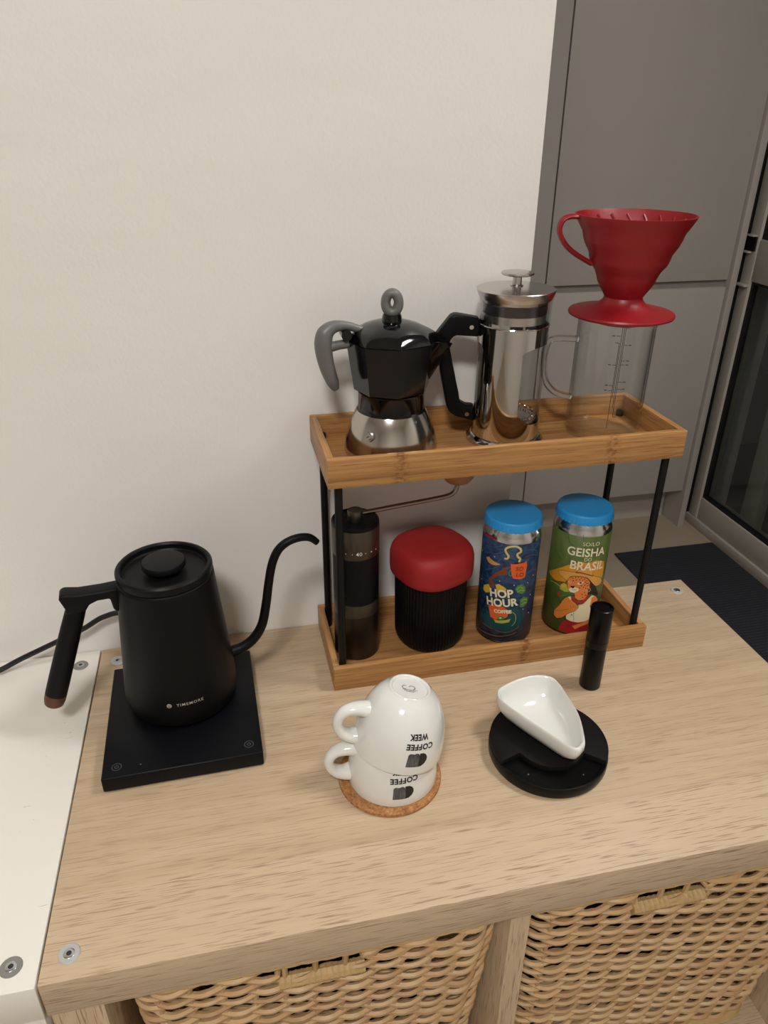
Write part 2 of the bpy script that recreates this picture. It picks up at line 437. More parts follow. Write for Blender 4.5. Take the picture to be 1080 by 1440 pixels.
ART_GREEN = [
 ('p', 'amber', [(-46.0, 82.0), (-15.8, 106.4), (-2.3, 113.7), (5.0, 111.9), (16.5, 114.7), (29.6, 108.8), (31.5, 99.9), (32.2, 88.7), (28.3, 81.7), (13.6, 92.9), (-0.3, 97.9), (-11.2, 91.7), (-15.0, 85.1), (-18.4, 81.1), (-30.5, 79.1)]), 
 ('s', 'lime', 0.99, [(-37.9, 73.6), (-28.7, 75.6), (-19.4, 73.5), (-11.4, 70.8)]), 
 ('s', 'leaf', 1.15, [(-38.0, 78.0), (-29.7, 74.0), (-24.8, 73.2)]), 
 ('s', 'leaf', 0.82, [(-19.9, 61.0), (-14.5, 65.4), (-9.3, 69.2)]), 
 ('p', 'lime', [(-21.8, 75.7), (-17.3, 79.9), (-13.6, 77.8), (-10.9, 70.9), (-15.9, 69.3), (-22.3, 71.1)]), 
 ('p', 'yellow', [(-22.0, 76.8), (-17.9, 80.7), (-14.4, 79.8), (-14.7, 75.3), (-19.6, 74.5)]), 
 ('p', 'red', [(-25.2, 64.1), (-23.4, 67.2), (-21.1, 66.1), (-22.8, 62.8)]), 
 ('p', 'red', [(-23.2, 61.7), (-21.9, 64.0), (-20.1, 62.9), (-21.4, 60.3)]), 
 ('s', 'maroon', 0.82, [(-32.2, 77.0), (-23.5, 80.5), (-17.5, 81.9)]), 
 ('p', 'ink', [(10.0, 90.2), (14.5, 87.3), (20.6, 78.0), (27.8, 65.3), (25.4, 62.4), (16.5, 68.3), (11.1, 68.6), (10.9, 76.9), (11.9, 82.3)]), 
 ('p', 'hat', [(-27.7, 93.2), (-21.5, 96.9), (-6.7, 99.2), (-2.8, 103.6), (2.3, 105.6), (11.0, 103.5), (13.5, 100.4), (14.6, 94.8), (26.8, 87.8), (32.6, 80.8), (28.1, 77.4), (20.6, 78.3), (15.0, 83.9), (7.8, 92.0), (0.2, 94.2), (-6.9, 93.8), (-12.1, 91.4), (-14.6, 85.2), (-20.2, 87.4), (-24.8, 89.7)]), 
 ('s', 'ink', 0.41, [(-27.7, 93.2), (-21.5, 96.9), (-6.7, 99.2), (-2.8, 103.6), (2.3, 105.6), (11.0, 103.5), (13.5, 100.4), (14.6, 94.8), (26.8, 87.8), (32.6, 80.8), (28.1, 77.4), (20.6, 78.3), (15.0, 83.9), (7.8, 92.0), (0.2, 94.2), (-6.9, 93.8), (-12.1, 91.4), (-14.6, 85.2), (-20.2, 87.4), (-24.8, 89.7), (-27.7, 93.2)]), 
 ('s', 'maroon', 1.48, [(-6.5, 98.7), (-0.4, 98.8), (7.1, 96.7), (14.8, 93.5)]), 
 ('p', 'fur', [(-13.6, 88.8), (-7.7, 93.1), (0.2, 93.7), (8.0, 90.4), (11.7, 85.6), (12.1, 79.0), (10.6, 72.6), (11.4, 66.9), (8.2, 61.8), (0.7, 61.3), (-3.4, 64.8), (-4.9, 70.1), (-8.6, 71.0), (-11.8, 74.0), (-13.9, 80.0), (-14.4, 84.2)]), 
 ('s', 'ink', 0.41, [(-13.6, 88.8), (-14.4, 84.2), (-13.9, 80.0), (-11.8, 74.0), (-8.6, 70.7), (-4.9, 70.1), (-3.4, 64.8)]), 
 ('p', 'cream', [(-12.0, 74.5), (-8.5, 77.6), (-5.1, 78.9), (0.1, 77.1), (-0.9, 73.7), (-5.0, 71.0), (-9.6, 71.1)]), 
 ('p', 'ink', [(-10.6, 79.6), (-4.8, 80.3), (-6.4, 76.8), (-9.0, 77.4)]), 
 ('s', 'ink', 0.41, [(-8.3, 76.0), (-6.4, 74.8), (-2.9, 75.7)]), 
 ('p', 'cream', [(-3.1, 84.4), (1.0, 87.2), (4.0, 86.7), (1.7, 83.4), (-1.5, 82.4)]), 
 ('p', 'ink', [(-1.3, 84.6), (0.2, 86.7), (2.2, 86.4), (1.5, 84.0)]), 
 ('p', 'cream', [(-13.1, 84.6), (-11.0, 86.3), (-9.4, 84.3), (-11.4, 82.7)]), 
 ('p', 'ink', [(-12.2, 84.7), (-10.9, 85.8), (-10.1, 84.4), (-11.3, 83.4)]), 
 ('p', 'ink', [(-9.4, 90.0), (-8.8, 91.1), (-8.0, 90.5), (-8.3, 89.3)]), 
 ('p', 'ink', [(-6.5, 91.7), (-5.9, 92.8), (-5.0, 92.2), (-5.3, 91.0)]), 
 ('p', 'ink', [(-3.5, 92.4), (-2.9, 93.5), (-2.0, 92.8), (-2.3, 91.6)]), 
 ('p', 'ink', [(-0.1, 92.0), (0.5, 93.0), (1.4, 92.3), (1.1, 91.1)]), 
 ('p', 'ink', [(3.5, 90.3), (4.2, 91.3), (5.1, 90.5), (4.8, 89.3)]), 
 ('p', 'ink', [(6.8, 88.3), (7.4, 89.2), (8.4, 88.4), (8.1, 87.2)]), 
 ('p', 'ink', [(8.8, 84.9), (9.4, 85.8), (10.5, 84.9), (10.1, 83.7)]), 
 ('p', 'ink', [(4.9, 86.7), (5.6, 87.7), (6.5, 86.9), (6.2, 85.7)]), 
 ('p', 'ink', [(1.5, 88.9), (2.1, 89.9), (3.0, 89.1), (2.7, 87.9)]), 
 ('p', 'ink', [(-1.8, 89.7), (-1.2, 90.7), (-0.3, 90.1), (-0.6, 88.8)]), 
 ('p', 'ink', [(-5.2, 88.7), (-4.6, 89.8), (-3.8, 89.1), (-4.1, 87.9)]), 
 ('p', 'ink', [(-8.6, 86.9), (-8.0, 88.0), (-7.1, 87.5), (-7.4, 86.2)]), 
 ('p', 'ink', [(5.1, 82.4), (5.7, 83.3), (6.6, 82.5), (6.3, 81.3)]), 
 ('p', 'ink', [(8.1, 81.1), (8.7, 82.0), (9.7, 81.2), (9.4, 80.0)]), 
 ('p', 'ink', [(9.9, 82.0), (10.5, 82.9), (11.6, 82.0), (11.2, 80.8)]), 
 ('p', 'ink', [(3.6, 79.4), (4.2, 80.4), (5.2, 79.6), (4.8, 78.4)]), 
 ('p', 'ink', [(6.6, 77.9), (7.2, 78.9), (8.2, 78.0), (7.9, 76.8)]), 
 ('p', 'ink', [(9.1, 77.2), (9.8, 78.1), (10.8, 77.2), (10.5, 76.0)]), 
 ('p', 'ink', [(1.0, 81.6), (1.6, 82.6), (2.6, 81.8), (2.3, 80.6)]), 
 ('p', 'ink', [(6.0, 72.1), (6.6, 73.1), (7.6, 72.2), (7.3, 71.1)]), 
 ('p', 'ink', [(3.3, 69.5), (3.9, 70.5), (4.9, 69.7), (4.6, 68.5)]), 
 ('p', 'ink', [(4.6, 65.3), (5.2, 66.3), (6.2, 65.5), (5.9, 64.2)]), 
 ('p', 'ink', [(7.6, 68.3), (8.3, 69.2), (9.3, 68.3), (9.0, 67.1)]), 
 ('p', 'ink', [(-0.7, 78.1), (-0.1, 79.2), (0.8, 78.5), (0.5, 77.2)]), 
 ('p', 'ink', [(6.9, 84.8), (7.5, 85.7), (8.5, 84.9), (8.2, 83.7)]), 
 ('s', 'gold', 0.66, [(10.4, 79.0), (13.0, 76.6), (13.2, 73.8), (11.3, 72.7), (9.1, 74.4), (8.7, 77.2), (10.4, 79.0)]), 
 ('p', 'cream2', [(-11.0, 64.2), (-8.0, 65.6), (-6.1, 57.6), (-0.2, 53.9), (7.0, 56.2), (12.1, 62.4), (16.7, 66.9), (21.3, 64.5), (18.5, 57.5), (16.3, 52.5), (20.4, 39.9), (18.3, 31.4), (8.7, 29.3), (-0.8, 29.4), (-9.6, 32.9), (-10.4, 39.6), (-1.9, 45.3), (1.9, 51.8), (-1.3, 55.5), (-6.6, 54.1), (-13.1, 46.1)]), 
 ('s', 'ink', 0.33, [(-11.0, 64.2), (-13.1, 46.1)]), 
 ('s', 'ink', 0.33, [(16.7, 66.9), (12.1, 62.4), (7.1, 55.7), (-0.2, 53.7), (-6.1, 57.4)]), 
 ('s', 'ink', 0.33, [(-2.1, 43.6), (-0.6, 31.1)]), 
 ('p', 'ink', [(-4.9, 39.9), (-4.1, 41.2), (-3.1, 40.2), (-3.8, 38.7)]), 
 ('p', 'fur', [(17.3, 63.5), (22.6, 64.2), (29.0, 55.7), (25.8, 53.7), (20.7, 50.6), (16.5, 53.0)]), 
 ('p', 'fur2', [(-11.5, 64.3), (-15.7, 59.3), (-19.5, 49.9), (-25.2, 39.1), (-25.0, 32.2), (-20.1, 29.8), (-14.4, 33.4), (-7.8, 41.4), (-1.9, 45.3), (2.4, 51.6), (-0.4, 55.3), (-5.7, 54.3), (-10.8, 50.8), (-13.4, 44.9), (-13.1, 46.1), (-11.0, 63.7)]), 
 ('s', 'ink', 0.41, [(-11.5, 64.3), (-15.7, 59.3), (-19.5, 49.9), (-25.2, 39.1), (-25.0, 32.2), (-20.1, 29.8), (-14.4, 33.4), (-7.8, 41.4), (-1.9, 45.3), (2.4, 51.6), (-0.4, 55.3)]), 
 ('s', 'ink', 0.33, [(-23.6, 39.9), (-13.8, 44.2), (-8.5, 47.5)]), 
 ('s', 'ink', 0.33, [(-7.4, 52.8), (-5.0, 48.8)]), 
 ('s', 'ink', 0.33, [(-4.7, 53.6), (-2.5, 50.3)]), 
 ('s', 'red', 2.8, [(-6.7, 65.9), (-4.2, 60.8), (1.1, 58.3), (6.5, 59.6), (10.5, 64.8), (11.7, 68.2)]), 
 ('p', 'maroonred', [(-12.1, 29.8), (-6.6, 31.3), (4.8, 29.6), (17.0, 30.6), (22.4, 27.6), (22.0, 12.5), (-4.5, 13.7), (-17.1, 15.0)]), 
 ('p', 'fur', [(-2.0, 23.8), (2.2, 19.7), (8.1, 23.0), (20.2, 25.9), (17.8, 32.4), (8.8, 28.5), (3.2, 26.7)]), 
 ('s', 'ink', 0.33, [(-8.5, 23.9), (-2.0, 23.8), (2.2, 19.7), (8.1, 23.0), (20.2, 25.9)]), 
 ('s', 'vein', 0.33, [(-4.2, 148.7), (-3.3, 141.7)]), 
 ('s', 'vein', 0.33, [(-20.8, 144.4), (-17.8, 136.2), (-12.8, 133.6)]), 
 ('s', 'vein', 0.33, [(-40.6, 130.7), (-34.5, 118.2), (-22.3, 110.3)]), 
 ('s', 'vein', 0.33, [(-41.4, 40.6), (-28.9, 43.9), (-26.8, 38.2)])]

# ================================================================== THE ROOM
def paint_wall():
    m, nt, b = base_mat('wall_paint')
    fine = mapped_noise(nt, (1, 1, 1), 260, 3, 0.6); broad = mapped_noise(nt, (1, 1, 2.2), 5, 3, 0.5)
    b.inputs['Base Color'].default_value = lin((234, 230, 224)); b.inputs['Roughness'].default_value = 0.38
    spk = mapped_noise(nt, (1, 1, 1), 34, 2, 0.7)
    col = mixc(nt, ramp_out(nt, spk.outputs['Fac'], 0.80, 0.84, 0.0, 0.3), lin((234, 230, 224)), lin((150, 142, 132)))
    nt.links.new(col, b.inputs['Base Color'])
    b1 = N(nt, 'ShaderNodeBump'); b1.inputs['Strength'].default_value = 0.22; b1.inputs['Distance'].default_value = 0.0008
    nt.links.new(fine.outputs['Fac'], b1.inputs['Height'])
    b2 = N(nt, 'ShaderNodeBump'); b2.inputs['Strength'].default_value = 0.25; b2.inputs['Distance'].default_value = 0.008
    nt.links.new(broad.outputs['Fac'], b2.inputs['Height']); nt.links.new(b1.outputs['Normal'], b2.inputs['Normal'])
    nt.links.new(b2.outputs['Normal'], b.inputs['Normal'])
    return m

M_WALL = paint_wall()
M_CEIL = mat('ceiling_paint', (232, 228, 222), 0.7)
M_OTHER = mat('room_paint', (228, 224, 218), 0.6, bump=0.1)

def tile_floor():
    m, nt, b = base_mat('floor_tile')
    tc = N(nt, 'ShaderNodeTexCoord'); br = N(nt, 'ShaderNodeTexBrick'); br.offset = 0.0
    br.inputs['Scale'].default_value = 1.0; br.inputs['Brick Width'].default_value = 0.6; br.inputs['Row Height'].default_value = 0.6
    br.inputs['Mortar Size'].default_value = 0.003
    br.inputs['Color1'].default_value = lin((178, 162, 140)); br.inputs['Color2'].default_value = lin((172, 156, 134)); br.inputs['Mortar'].default_value = lin((168, 152, 131))
    nt.links.new(tc.outputs['Object'], br.inputs['Vector']); nt.links.new(br.outputs['Color'], b.inputs['Base Color'])
    b.inputs['Roughness'].default_value = 0.45
    return m

WY = 0.0065                                    # face of the wall behind the units
WX = 0.4985                                    # its free end
CEILZ = 2.5
DX = 1.8205                                    # plane of the glazed door
struct(build('floor', box(-2.6, 3.4, -3.0, 3.2, -0.08, 0.0), tile_floor(), smooth=False), 'beige tiled floor beyond the oak unit', 'floor')
struct(build('ceiling', box(-2.6, 2.0, -3.0, 2.3, CEILZ, CEILZ + 0.1), M_CEIL, smooth=False), 'white ceiling of the room', 'ceiling')
struct(build('wall_back', box(-2.5, WX, WY, WY + 0.11, 0, CEILZ), M_WALL, smooth=False), 'white painted wall behind the kettle', 'wall')
struct(build('wall_left', box(-2.6, -2.5, -3.0, WY, 0, CEILZ), M_OTHER, smooth=False), 'plain wall at the left side of the room', 'wall')
struct(build('wall_rear', box(-2.6, 2.0, -3.1, -3.0, 0, CEILZ), M_OTHER, smooth=False), 'plain wall on the viewer side of the room', 'wall')
struct(build('wall_kitchen', box(WX, 1.99, 1.98, 2.08, 0, CEILZ), M_OTHER, smooth=False), 'wall behind the tall grey cabinet', 'wall')
struct(build('wall_passage', box(-2.6, WX, 2.0, 2.1, 0, CEILZ), M_OTHER, smooth=False), 'far wall of the passage behind the white wall', 'wall')
struct(build('wall_passage_end', box(-2.6, -2.5, WY + 0.11, 2.0, 0, CEILZ), M_OTHER, smooth=False), 'end wall of the passage', 'wall')
wr = build('wall_right', box(DX, DX + 0.17, 1.43, 2.08, 0, CEILZ).add(*(lambda q: (q.v, q.f))(box(DX, DX + 0.17, -3.0, -0.9, 0, CEILZ))).add(*(lambda q: (q.v, q.f))(box(DX, DX + 0.17, -0.9, 1.43, 2.15, CEILZ))), M_OTHER, smooth=False)
struct(wr, 'wall around the glazed balcony door', 'wall')

# glazed balcony door -------------------------------------------------------
M_PVC = mat('white_pvc', (196, 189, 176), 0.4, bump=0.03, bscale=60)
M_GASK = mat('black_rubber', (14, 14, 15), 0.6)
M_PANE = glass_mat('window_glass', (0.75, 0.8, 0.78), 0.0, 1.5)
dr = thing('door_1', 'white framed glazed balcony door beside the tall grey cabinet', 'door', (DX, 0, 0)); dr['kind'] = 'structure'
build('frame_sill', box(-0.004, 0.07, -0.9, 1.425, 0.0, 0.035), M_PVC, dr, bevel=0.003)
build('bottom_rail', box(0.004, 0.064, -0.84, 1.364, 0.035, 0.120), M_PVC, dr, bevel=0.004)
build('stile', box(0.0, 0.064, 1.366, 1.414, 0.035, 2.12), M_PVC, dr, bevel=0.004)
build('stile', box(0.0, 0.064, -0.9, -0.84, 0.035, 2.12), M_PVC, dr, bevel=0.004)
build('jamb', box(-0.006, 0.07, 1.419, 1.43, 0.035, 2.15), M_GASK, dr)
build('mid_rail', box(0.002, 0.064, -0.84, 1.364, 0.885, 1.012), M_PVC, dr, bevel=0.006)
build('top_rail', box(0.0, 0.064, -0.84, 1.364, 2.06, 2.14), M_PVC, dr, bevel=0.004)
for z0, z1 in ((0.120, 0.885), (1.012, 2.06)):
    g = MB()
    for bx in (box(0.010, 0.030, 1.356, 1.366, z0, z1), box(0.010, 0.030, -0.84, -0.83, z0, z1), box(0.010, 0.030, -0.83, 1.356, z0, z0 + 0.009), box(0.010, 0.030, -0.83, 1.356, z1 - 0.009, z1)):
        g.add(bx.v, bx.f)
    build('gasket', g, M_GASK, dr, smooth=False)
    build('glass_pane', box(0.022, 0.026, -0.835, 1.36, z0 + 0.004, z1 - 0.004), M_PANE, dr, smooth=False)
build('outer_leaf_stile', box(0.085, 0.125, 1.172, 1.247, 0.0, 2.12), M_PVC, dr, bevel=0.004)
kp = build('strike_plate', box(-0.006, 0.001, 1.372, 1.412, 0.975, 1.018), M_GASK, dr)
build('strike_lip', box(-0.016, 0.001, 1.376, 1.414, 1.018, 1.023), M_PVC, dr, bevel=0.001)
build('strike_lip', box(-0.014, 0.001, 1.385, 1.414, 0.968, 0.974), M_PVC, dr, bevel=0.001)
build('strike_lip', box(-0.016, 0.001, 1.366, 1.414, 0.868, 0.875), M_PVC, dr, bevel=0.001)
bl = build('balcony_floor', box(DX + 0.17, 3.4, -2.5, 2.0, 0.0, 0.02), mat('balcony_concrete', (90, 84, 78), 0.8, bump=0.3), smooth=False)
struct(bl, 'dark balcony floor outside the glazed door', 'balcony')
bp_ = build('balcony_parapet', box(3.0, 3.12, -2.5, 2.0, 0.02, 1.0), mat('parapet_render', (96, 92, 88), 0.9, bump=0.3), smooth=False)
struct(bp_, 'rendered balcony parapet outside the glazed door', 'balcony')

# tall grey cabinet ---------------------------------------------------------
M_GREY = mat('grey_laminate', (184, 177, 169), 0.42, bump=0.03, bscale=700)
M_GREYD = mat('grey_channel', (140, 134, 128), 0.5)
tc_ = thing('tall_cabinet', 'tall matt grey kitchen cabinet with handleless doors beyond the white wall', 'cabinet', (1.44, 1.3832, 0))
X = lambda x: x - 1.44
build('carcass', box(X(0.60), X(1.752), 0.024, 0.59, 0.15, 2.4), M_GREY, tc_, smooth=False)
build('filler_panel', box(X(0.60), X(1.134), 0.0, 0.022, 0.15, 2.4), M_GREY, tc_, bevel=0.001)
build('upper_door', box(X(1.1385), X(1.7535), 0.0, 0.022, 0.890, 2.4), M_GREY, tc_, bevel=0.0012)
build('lower_door', box(X(1.1385), X(1.7535), 0.0, 0.022, 0.146, 0.868), M_GREY, tc_, bevel=0.0012)
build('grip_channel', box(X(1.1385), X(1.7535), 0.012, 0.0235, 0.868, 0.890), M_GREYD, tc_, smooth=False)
build('plinth', box(X(0.60), X(1.752), 0.092, 0.108, 0.0, 0.15), M_GREY, tc_, smooth=False)
build('end_panel', box(X(1.757), X(1.779), -0.012, 0.59, 0.0, 2.4), M_GREY, tc_, bevel=0.001)

# dark runner on the floor
def mat_runner():
    m, nt, b = base_mat('runner_rib')
    tc = N(nt, 'ShaderNodeTexCoord'); wv = N(nt, 'ShaderNodeTexWave'); wv.bands_direction = 'Y'
    wv.inputs['Scale'].default_value = 26; wv.inputs['Distortion'].default_value = 0.3
    nt.links.new(tc.outputs['Object'], wv.inputs['Vector'])
    r = ramp(nt, [(0, lin((34, 35, 42))), (1, lin((50, 51, 59)))]); nt.links.new(wv.outputs['Fac'], r.inputs[0])
    nt.links.new(r.outputs[0], b.inputs['Base Color']); b.inputs['Roughness'].default_value = 0.9
    bp = N(nt, 'ShaderNodeBump'); bp.inputs['Strength'].default_value = 0.5; bp.inputs['Distance'].default_value = 0.002
    nt.links.new(wv.outputs['Fac'], bp.inputs['Height']); nt.links.new(bp.outputs['Normal'], b.inputs['Normal'])
    return m
rn = build('floor_mat', box(-0.19, 0.19, -0.75, 0.75, 0, 0.007), mat_runner(), bevel=0.003, loc=(1.620, 0.486, 0.0002))
tag(rn, 'dark navy ribbed floor mat by the balcony door', 'mat')

# ceiling lamp (above and behind the viewer) ---------------------------------
M_LAMPW = mat('lamp_housing', (230, 230, 228), 0.4)
def ceiling_lamp(pos, strength, label):
    lm, lnt, lb = base_mat('lamp_diffuser')
    lb.inputs['Base Color'].default_value = (1, 1, 1, 1); lb.inputs['Emission Color'].default_value = (1.0, 0.982, 0.96, 1); lb.inputs['Emission Strength'].default_value = strength
    lamp = thing('ceiling_lamp', label, 'lamp', pos, 0, 'ceiling lamps')
    build('housing', lathe([(0, 0.06), (0.20, 0.06), (0.21, 0.05), (0.21, 0.0), (0.19, 0.0), (0.19, 0.012), (0, 0.012)], 64), M_LAMPW, lamp)
    build('diffuser', lathe([(0, 0.0), (0.10, 0.001), (0.188, 0.008), (0.188, 0.010), (0, 0.010)], 48), lm, lamp)
ceiling_lamp(LAMP_POS, LAMP_STRENGTH, 'round white ceiling lamp above the coffee corner')
ceiling_lamp(LAMP2_POS, LAMP2_STRENGTH, 'round white ceiling lamp towards the balcony door')

# ================================================================== THE OAK AND THE WHITE UNIT
D0, D1 = -0.39, 0.0055
OAKX = oak('oak_top', 'x', split=-0.3215); OAKE = oak('oak_edge', 'x'); OAKZ = oak('oak_upright', 'z')
M_STEEL = mat('bright_steel', (205, 205, 205), 0.25, 1.0); M_ZINC = mat('zinc_screw', (196, 197, 196), 0.5, 0.45); M_SOCK = mat('socket_steel', (70, 74, 82), 0.4, 0.8)
M_CAPG = mat('grey_cap', (128, 126, 120), 0.5); M_BLK = mat('black_hole', (12, 12, 12), 0.8)
oakt = thing('cube_shelf', 'light oak cube shelf unit with two wicker baskets below its top', 'shelf unit', (0, 0, 0))
OW = 0.762
build('top_panel', box(0, OW, D0, D1, H - 0.038, H), OAKX, oakt, bevel=0.0008)
build('bottom_panel', box(0, OW, D0, D1, 0.0, 0.038), OAKE, oakt, bevel=0.0008)
build('side_panel', box(0.002, 0.040, D0 + 0.001, D1, 0.038, H - 0.038), OAKZ, oakt, bevel=0.0008)
build('side_panel', box(OW - 0.040, OW - 0.002, D0 + 0.001, D1, 0.038, H - 0.038), OAKZ, oakt, bevel=0.0008)
build('divider', box(0.3675, 0.3855, D0 + 0.001, D1, 0.038, H - 0.038), OAKZ, oakt, bevel=0.0006)
for x0, x1 in ((0.040, 0.3675), (0.3855, OW - 0.040)):
    build('shelf_board', box(x0, x1, D0 + 0.001, D1, 0.372, 0.390), OAKE, oakt, bevel=0.0006)

def screw(x, y, z, parent, ringm, rad=0.0082):
    s_ = build('screw', lathe([(0, 0.0005), (0.0030, 0.0005), (0.0036, 0.0011), (rad - 0.0006, 0.0011), (rad, 0.0004), (rad, -0.004), (0, -0.004)], 36), ringm, parent, loc=(x, y, z))
    build('screw_head', lathe([(0.0018, 0.0007), (0.0020, 0.0014), (0.0040, 0.0013), (0.0044, 0.0010)], 24), M_STEEL, s_)
    build('socket', lathe([(0, 0.0010), (0.0019, 0.0010), (0.0019, 0.0006), (0, 0.0006)], 6), M_SOCK, s_, smooth=False)
for x, y in ((0.0192, -0.3697), (0.0200, -0.0195), (0.7412, -0.0184), (0.7412, -0.3697)):
    screw(x, y, H, oakt, M_ZINC)

def white_top():
    m, nt, b = base_mat('white_foil')
    n1 = mapped_noise(nt, (1, 2.2, 1), 46, 3, 0.75, 0.8)
    f = ramp_out(nt, n1.outputs['Fac'], 0.69, 0.75, 0.0, 0.8)
    col = mixc(nt, f, lin((229, 225, 214)), lin((120, 114, 104))); nt.links.new(col, b.inputs['Base Color']); b.inputs['Roughness'].default_value = 0.4
    return m
M_WT = white_top(); M_WF = mat('white_foil_plain', (222, 218, 210), 0.42)
wht = thing('cube_shelf', 'scuffed white cube shelf unit standing against the oak one', 'shelf unit', (0, 0, 0))
WL = -0.42
build('top_panel', box(WL, -0.0016, D0 - 0.001, D1, H - 0.039, H), M_WT, wht, bevel=0.0008)
build('bottom_panel', box(WL, -0.0016, D0 - 0.001, D1, 0, 0.039), M_WF, wht, bevel=0.0008)
build('side_panel', box(-0.0395, -0.0022, D0, D1, 0.039, H - 0.039), M_WF, wht, bevel=0.0008)
build('side_panel', box(WL + 0.002, WL + 0.039, D0, D1, 0.039, H - 0.039), M_WF, wht, bevel=0.0008)
build('shelf_board', box(WL + 0.039, -0.0395, D0 + 0.001, D1, 0.372, 0.390), M_WF, wht, bevel=0.0006)
for x, y in ((-0.0213, -0.3712), (-0.0204, -0.0195), (WL + 0.02, -0.371), (WL + 0.02, -0.0195)):
    screw(x, y, H, wht, M_CAPG)

# ------------------------------------------------------------------ wicker baskets
def wicker_mat():
    m, nt, b = base_mat('wicker')
    oi = N(nt, 'ShaderNodeObjectInfo')
    r = ramp(nt, [(0.0, lin((160, 122, 82))), (0.5, lin((192, 156, 112))), (1.0, lin((214, 184, 140)))])
    n1 = mapped_noise(nt, (1, 1, 1), 60, 4, 0.6)
    nt.links.new(math_n(nt, 'ADD', math_n(nt, 'MULTIPLY', oi.outputs['Random'], 0.45), math_n(nt, 'MULTIPLY', n1.outputs['Fac'], 0.55)), r.inputs[0])
    nt.links.new(r.outputs[0], b.inputs['Base Color']); b.inputs['Roughness'].default_value = 0.5
    return m
M_WICK = wicker_mat()
M_BARK = mat('wrapped_cane', (206, 172, 118), 0.55, vary=0.35, bscale=90)
M_LINER = mat('basket_dark', (30, 26, 22), 0.9)

def basket(x0, x1, label, rows_from):
    """tapered rectangular wicker basket; local z = 0 at its foot"""
    cx = (x0 + x1) / 2; yf, yb = -0.381, -0.03
    cy = (yf + yb) / 2; zt = 0.3285
    t = thing('wicker_basket', label, 'basket', (cx, cy, 0.3905), 0, 'wicker baskets in the oak unit')
    hw, hd = (x1 - x0) / 2 - 0.002, (yb - yf) / 2
    def ring(z, out=0.0):
        k = z / zt
        w = hw - 0.014 * (1 - k) + out; d = hd - 0.030 * (1 - k) + out; r = 0.030 + out
        pts = []                       # arc-length table of a rounded rectangle, starting mid-left, counter-clockwise
        cs = ((-w + r, -d + r, PI), (w - r, -d + r, 1.5 * PI), (w - r, d - r, 0), (-w + r, d - r, 0.5 * PI))
        segs = []
        for i, (qx, qy, a) in enumerate(cs):
            segs.append(('arc', qx, qy, a, r * PI / 2))
            nx = cs[(i + 1) % 4]
            e = (qx + r * math.cos(a + PI / 2), qy + r * math.sin(a + PI / 2)); f = (nx[0] + r * math.cos(nx[2]), nx[1] + r * math.sin(nx[2]))
            segs.append(('line', e, f, None, math.hypot(f[0] - e[0], f[1] - e[1])))
        tot = sum(s[4] for s in segs)
        def at(u):
            q = (u % 1.0) * tot
            for s in segs:
                if q <= s[4] or s is segs[-1]:
                    if s[0] == 'arc':
                        a = s[3] + (q / r if r else 0); return Vector((s[1] + r * math.cos(a), s[2] + r * math.sin(a))), Vector((math.cos(a), math.sin(a)))
                    k2 = q / s[4]; d_ = Vector((s[2][0] - s[1][0], s[2][1] - s[1][1])).normalized()
                    return Vector((s[1][0] + (s[2][0] - s[1][0]) * k2, s[1][1] + (s[2][1] - s[1][1]) * k2)), Vector((d_.y, -d_.x))
                q -= s[4]
        return at
    gx = 0.002 if x0 < 0.2 else 0.029
    ns = 50                                              # stakes around
    for i in range(ns):
        pth = []
        for j in range(12):
            z = 0.01 + (zt - 0.018) * j / 11
            p, n = ring(z)((i + 0.5) / ns); pth.append((p.x, p.y, z))
        build('stake', tube(pth, 0.0026, 6), M_WICK, t)
    rows = int((zt - 0.025) / 0.0084) + 1
    for k in range(rows):
        z = 0.018 + k * 0.0084
        at = ring(z); pth = []; rad = []
        per = 400
        ph = (k % 2) * PI
        for i in range(per):
            u = i / per; a = u * ns / 2 * 2 * PI + ph
            p, n = at(u)
            o = 0.0034 * math.cos(a) + 0.0008
            if k >= rows - 2 and abs(p.x + gx) < 0.034 and p.y < 0: o -= 0.016
            o += 0.0004 * math.sin(17 * u * 2 * PI + k)
            zz = z + 0.0013 * math.sin(a + 0.9) + 0.0011 * math.sin(7 * u * 2 * PI + 1.7 * k)
            pth.append((p.x + n.x * o, p.y + n.y * o, zz)); rad.append(0.0027 + 0.0004 * math.sin(9 * u * 2 * PI + k))
        build('weaver_strand', tube(pth, rad, 6, closed=True), M_WICK, t)
    # wrapped foot and rim
    for nm, z, rr in (('foot_roll', 0.008, 0.0075), ('rim_roll', zt, 0.0048)):
        at = ring(z); pth = [(*at(i / 240)[0], z) for i in range(240)]
        rad = [rr * (1 + 0.06 * math.sin(i * 2.1) + (0.05 if i % 3 == 0 else 0)) for i in range(240)]
        build(nm, tube(pth, rad, 8, closed=True), M_BARK, t)
    # wrapped grip on the front rim and the dark opening under it
    at = ring(zt - 0.006)
    n = 60; pth = []
    for i in range(n):
        x = -0.036 + 0.072 * i / (n - 1); pth.append((x - gx, -hd + 0.001 + 30 * (x * x) * 0.0, zt - 0.027))
    rad = [0.0062 * (1 + (0.08 if i % 4 == 0 else 0)) for i in range(n)]
    build('grip', tube(pth, rad, 8), M_BARK, t)
    build('base', box(-hw + 0.03, hw - 0.03, -hd + 0.045, hd - 0.045, 0.002, 0.010), M_LINER, t, smooth=False)
    return t
basket(0.052, 0.366, 'wicker basket in the bay next to the white unit', 0)
basket(0.388, 0.720, 'wicker basket in the bay below the two-tier rack', 0)

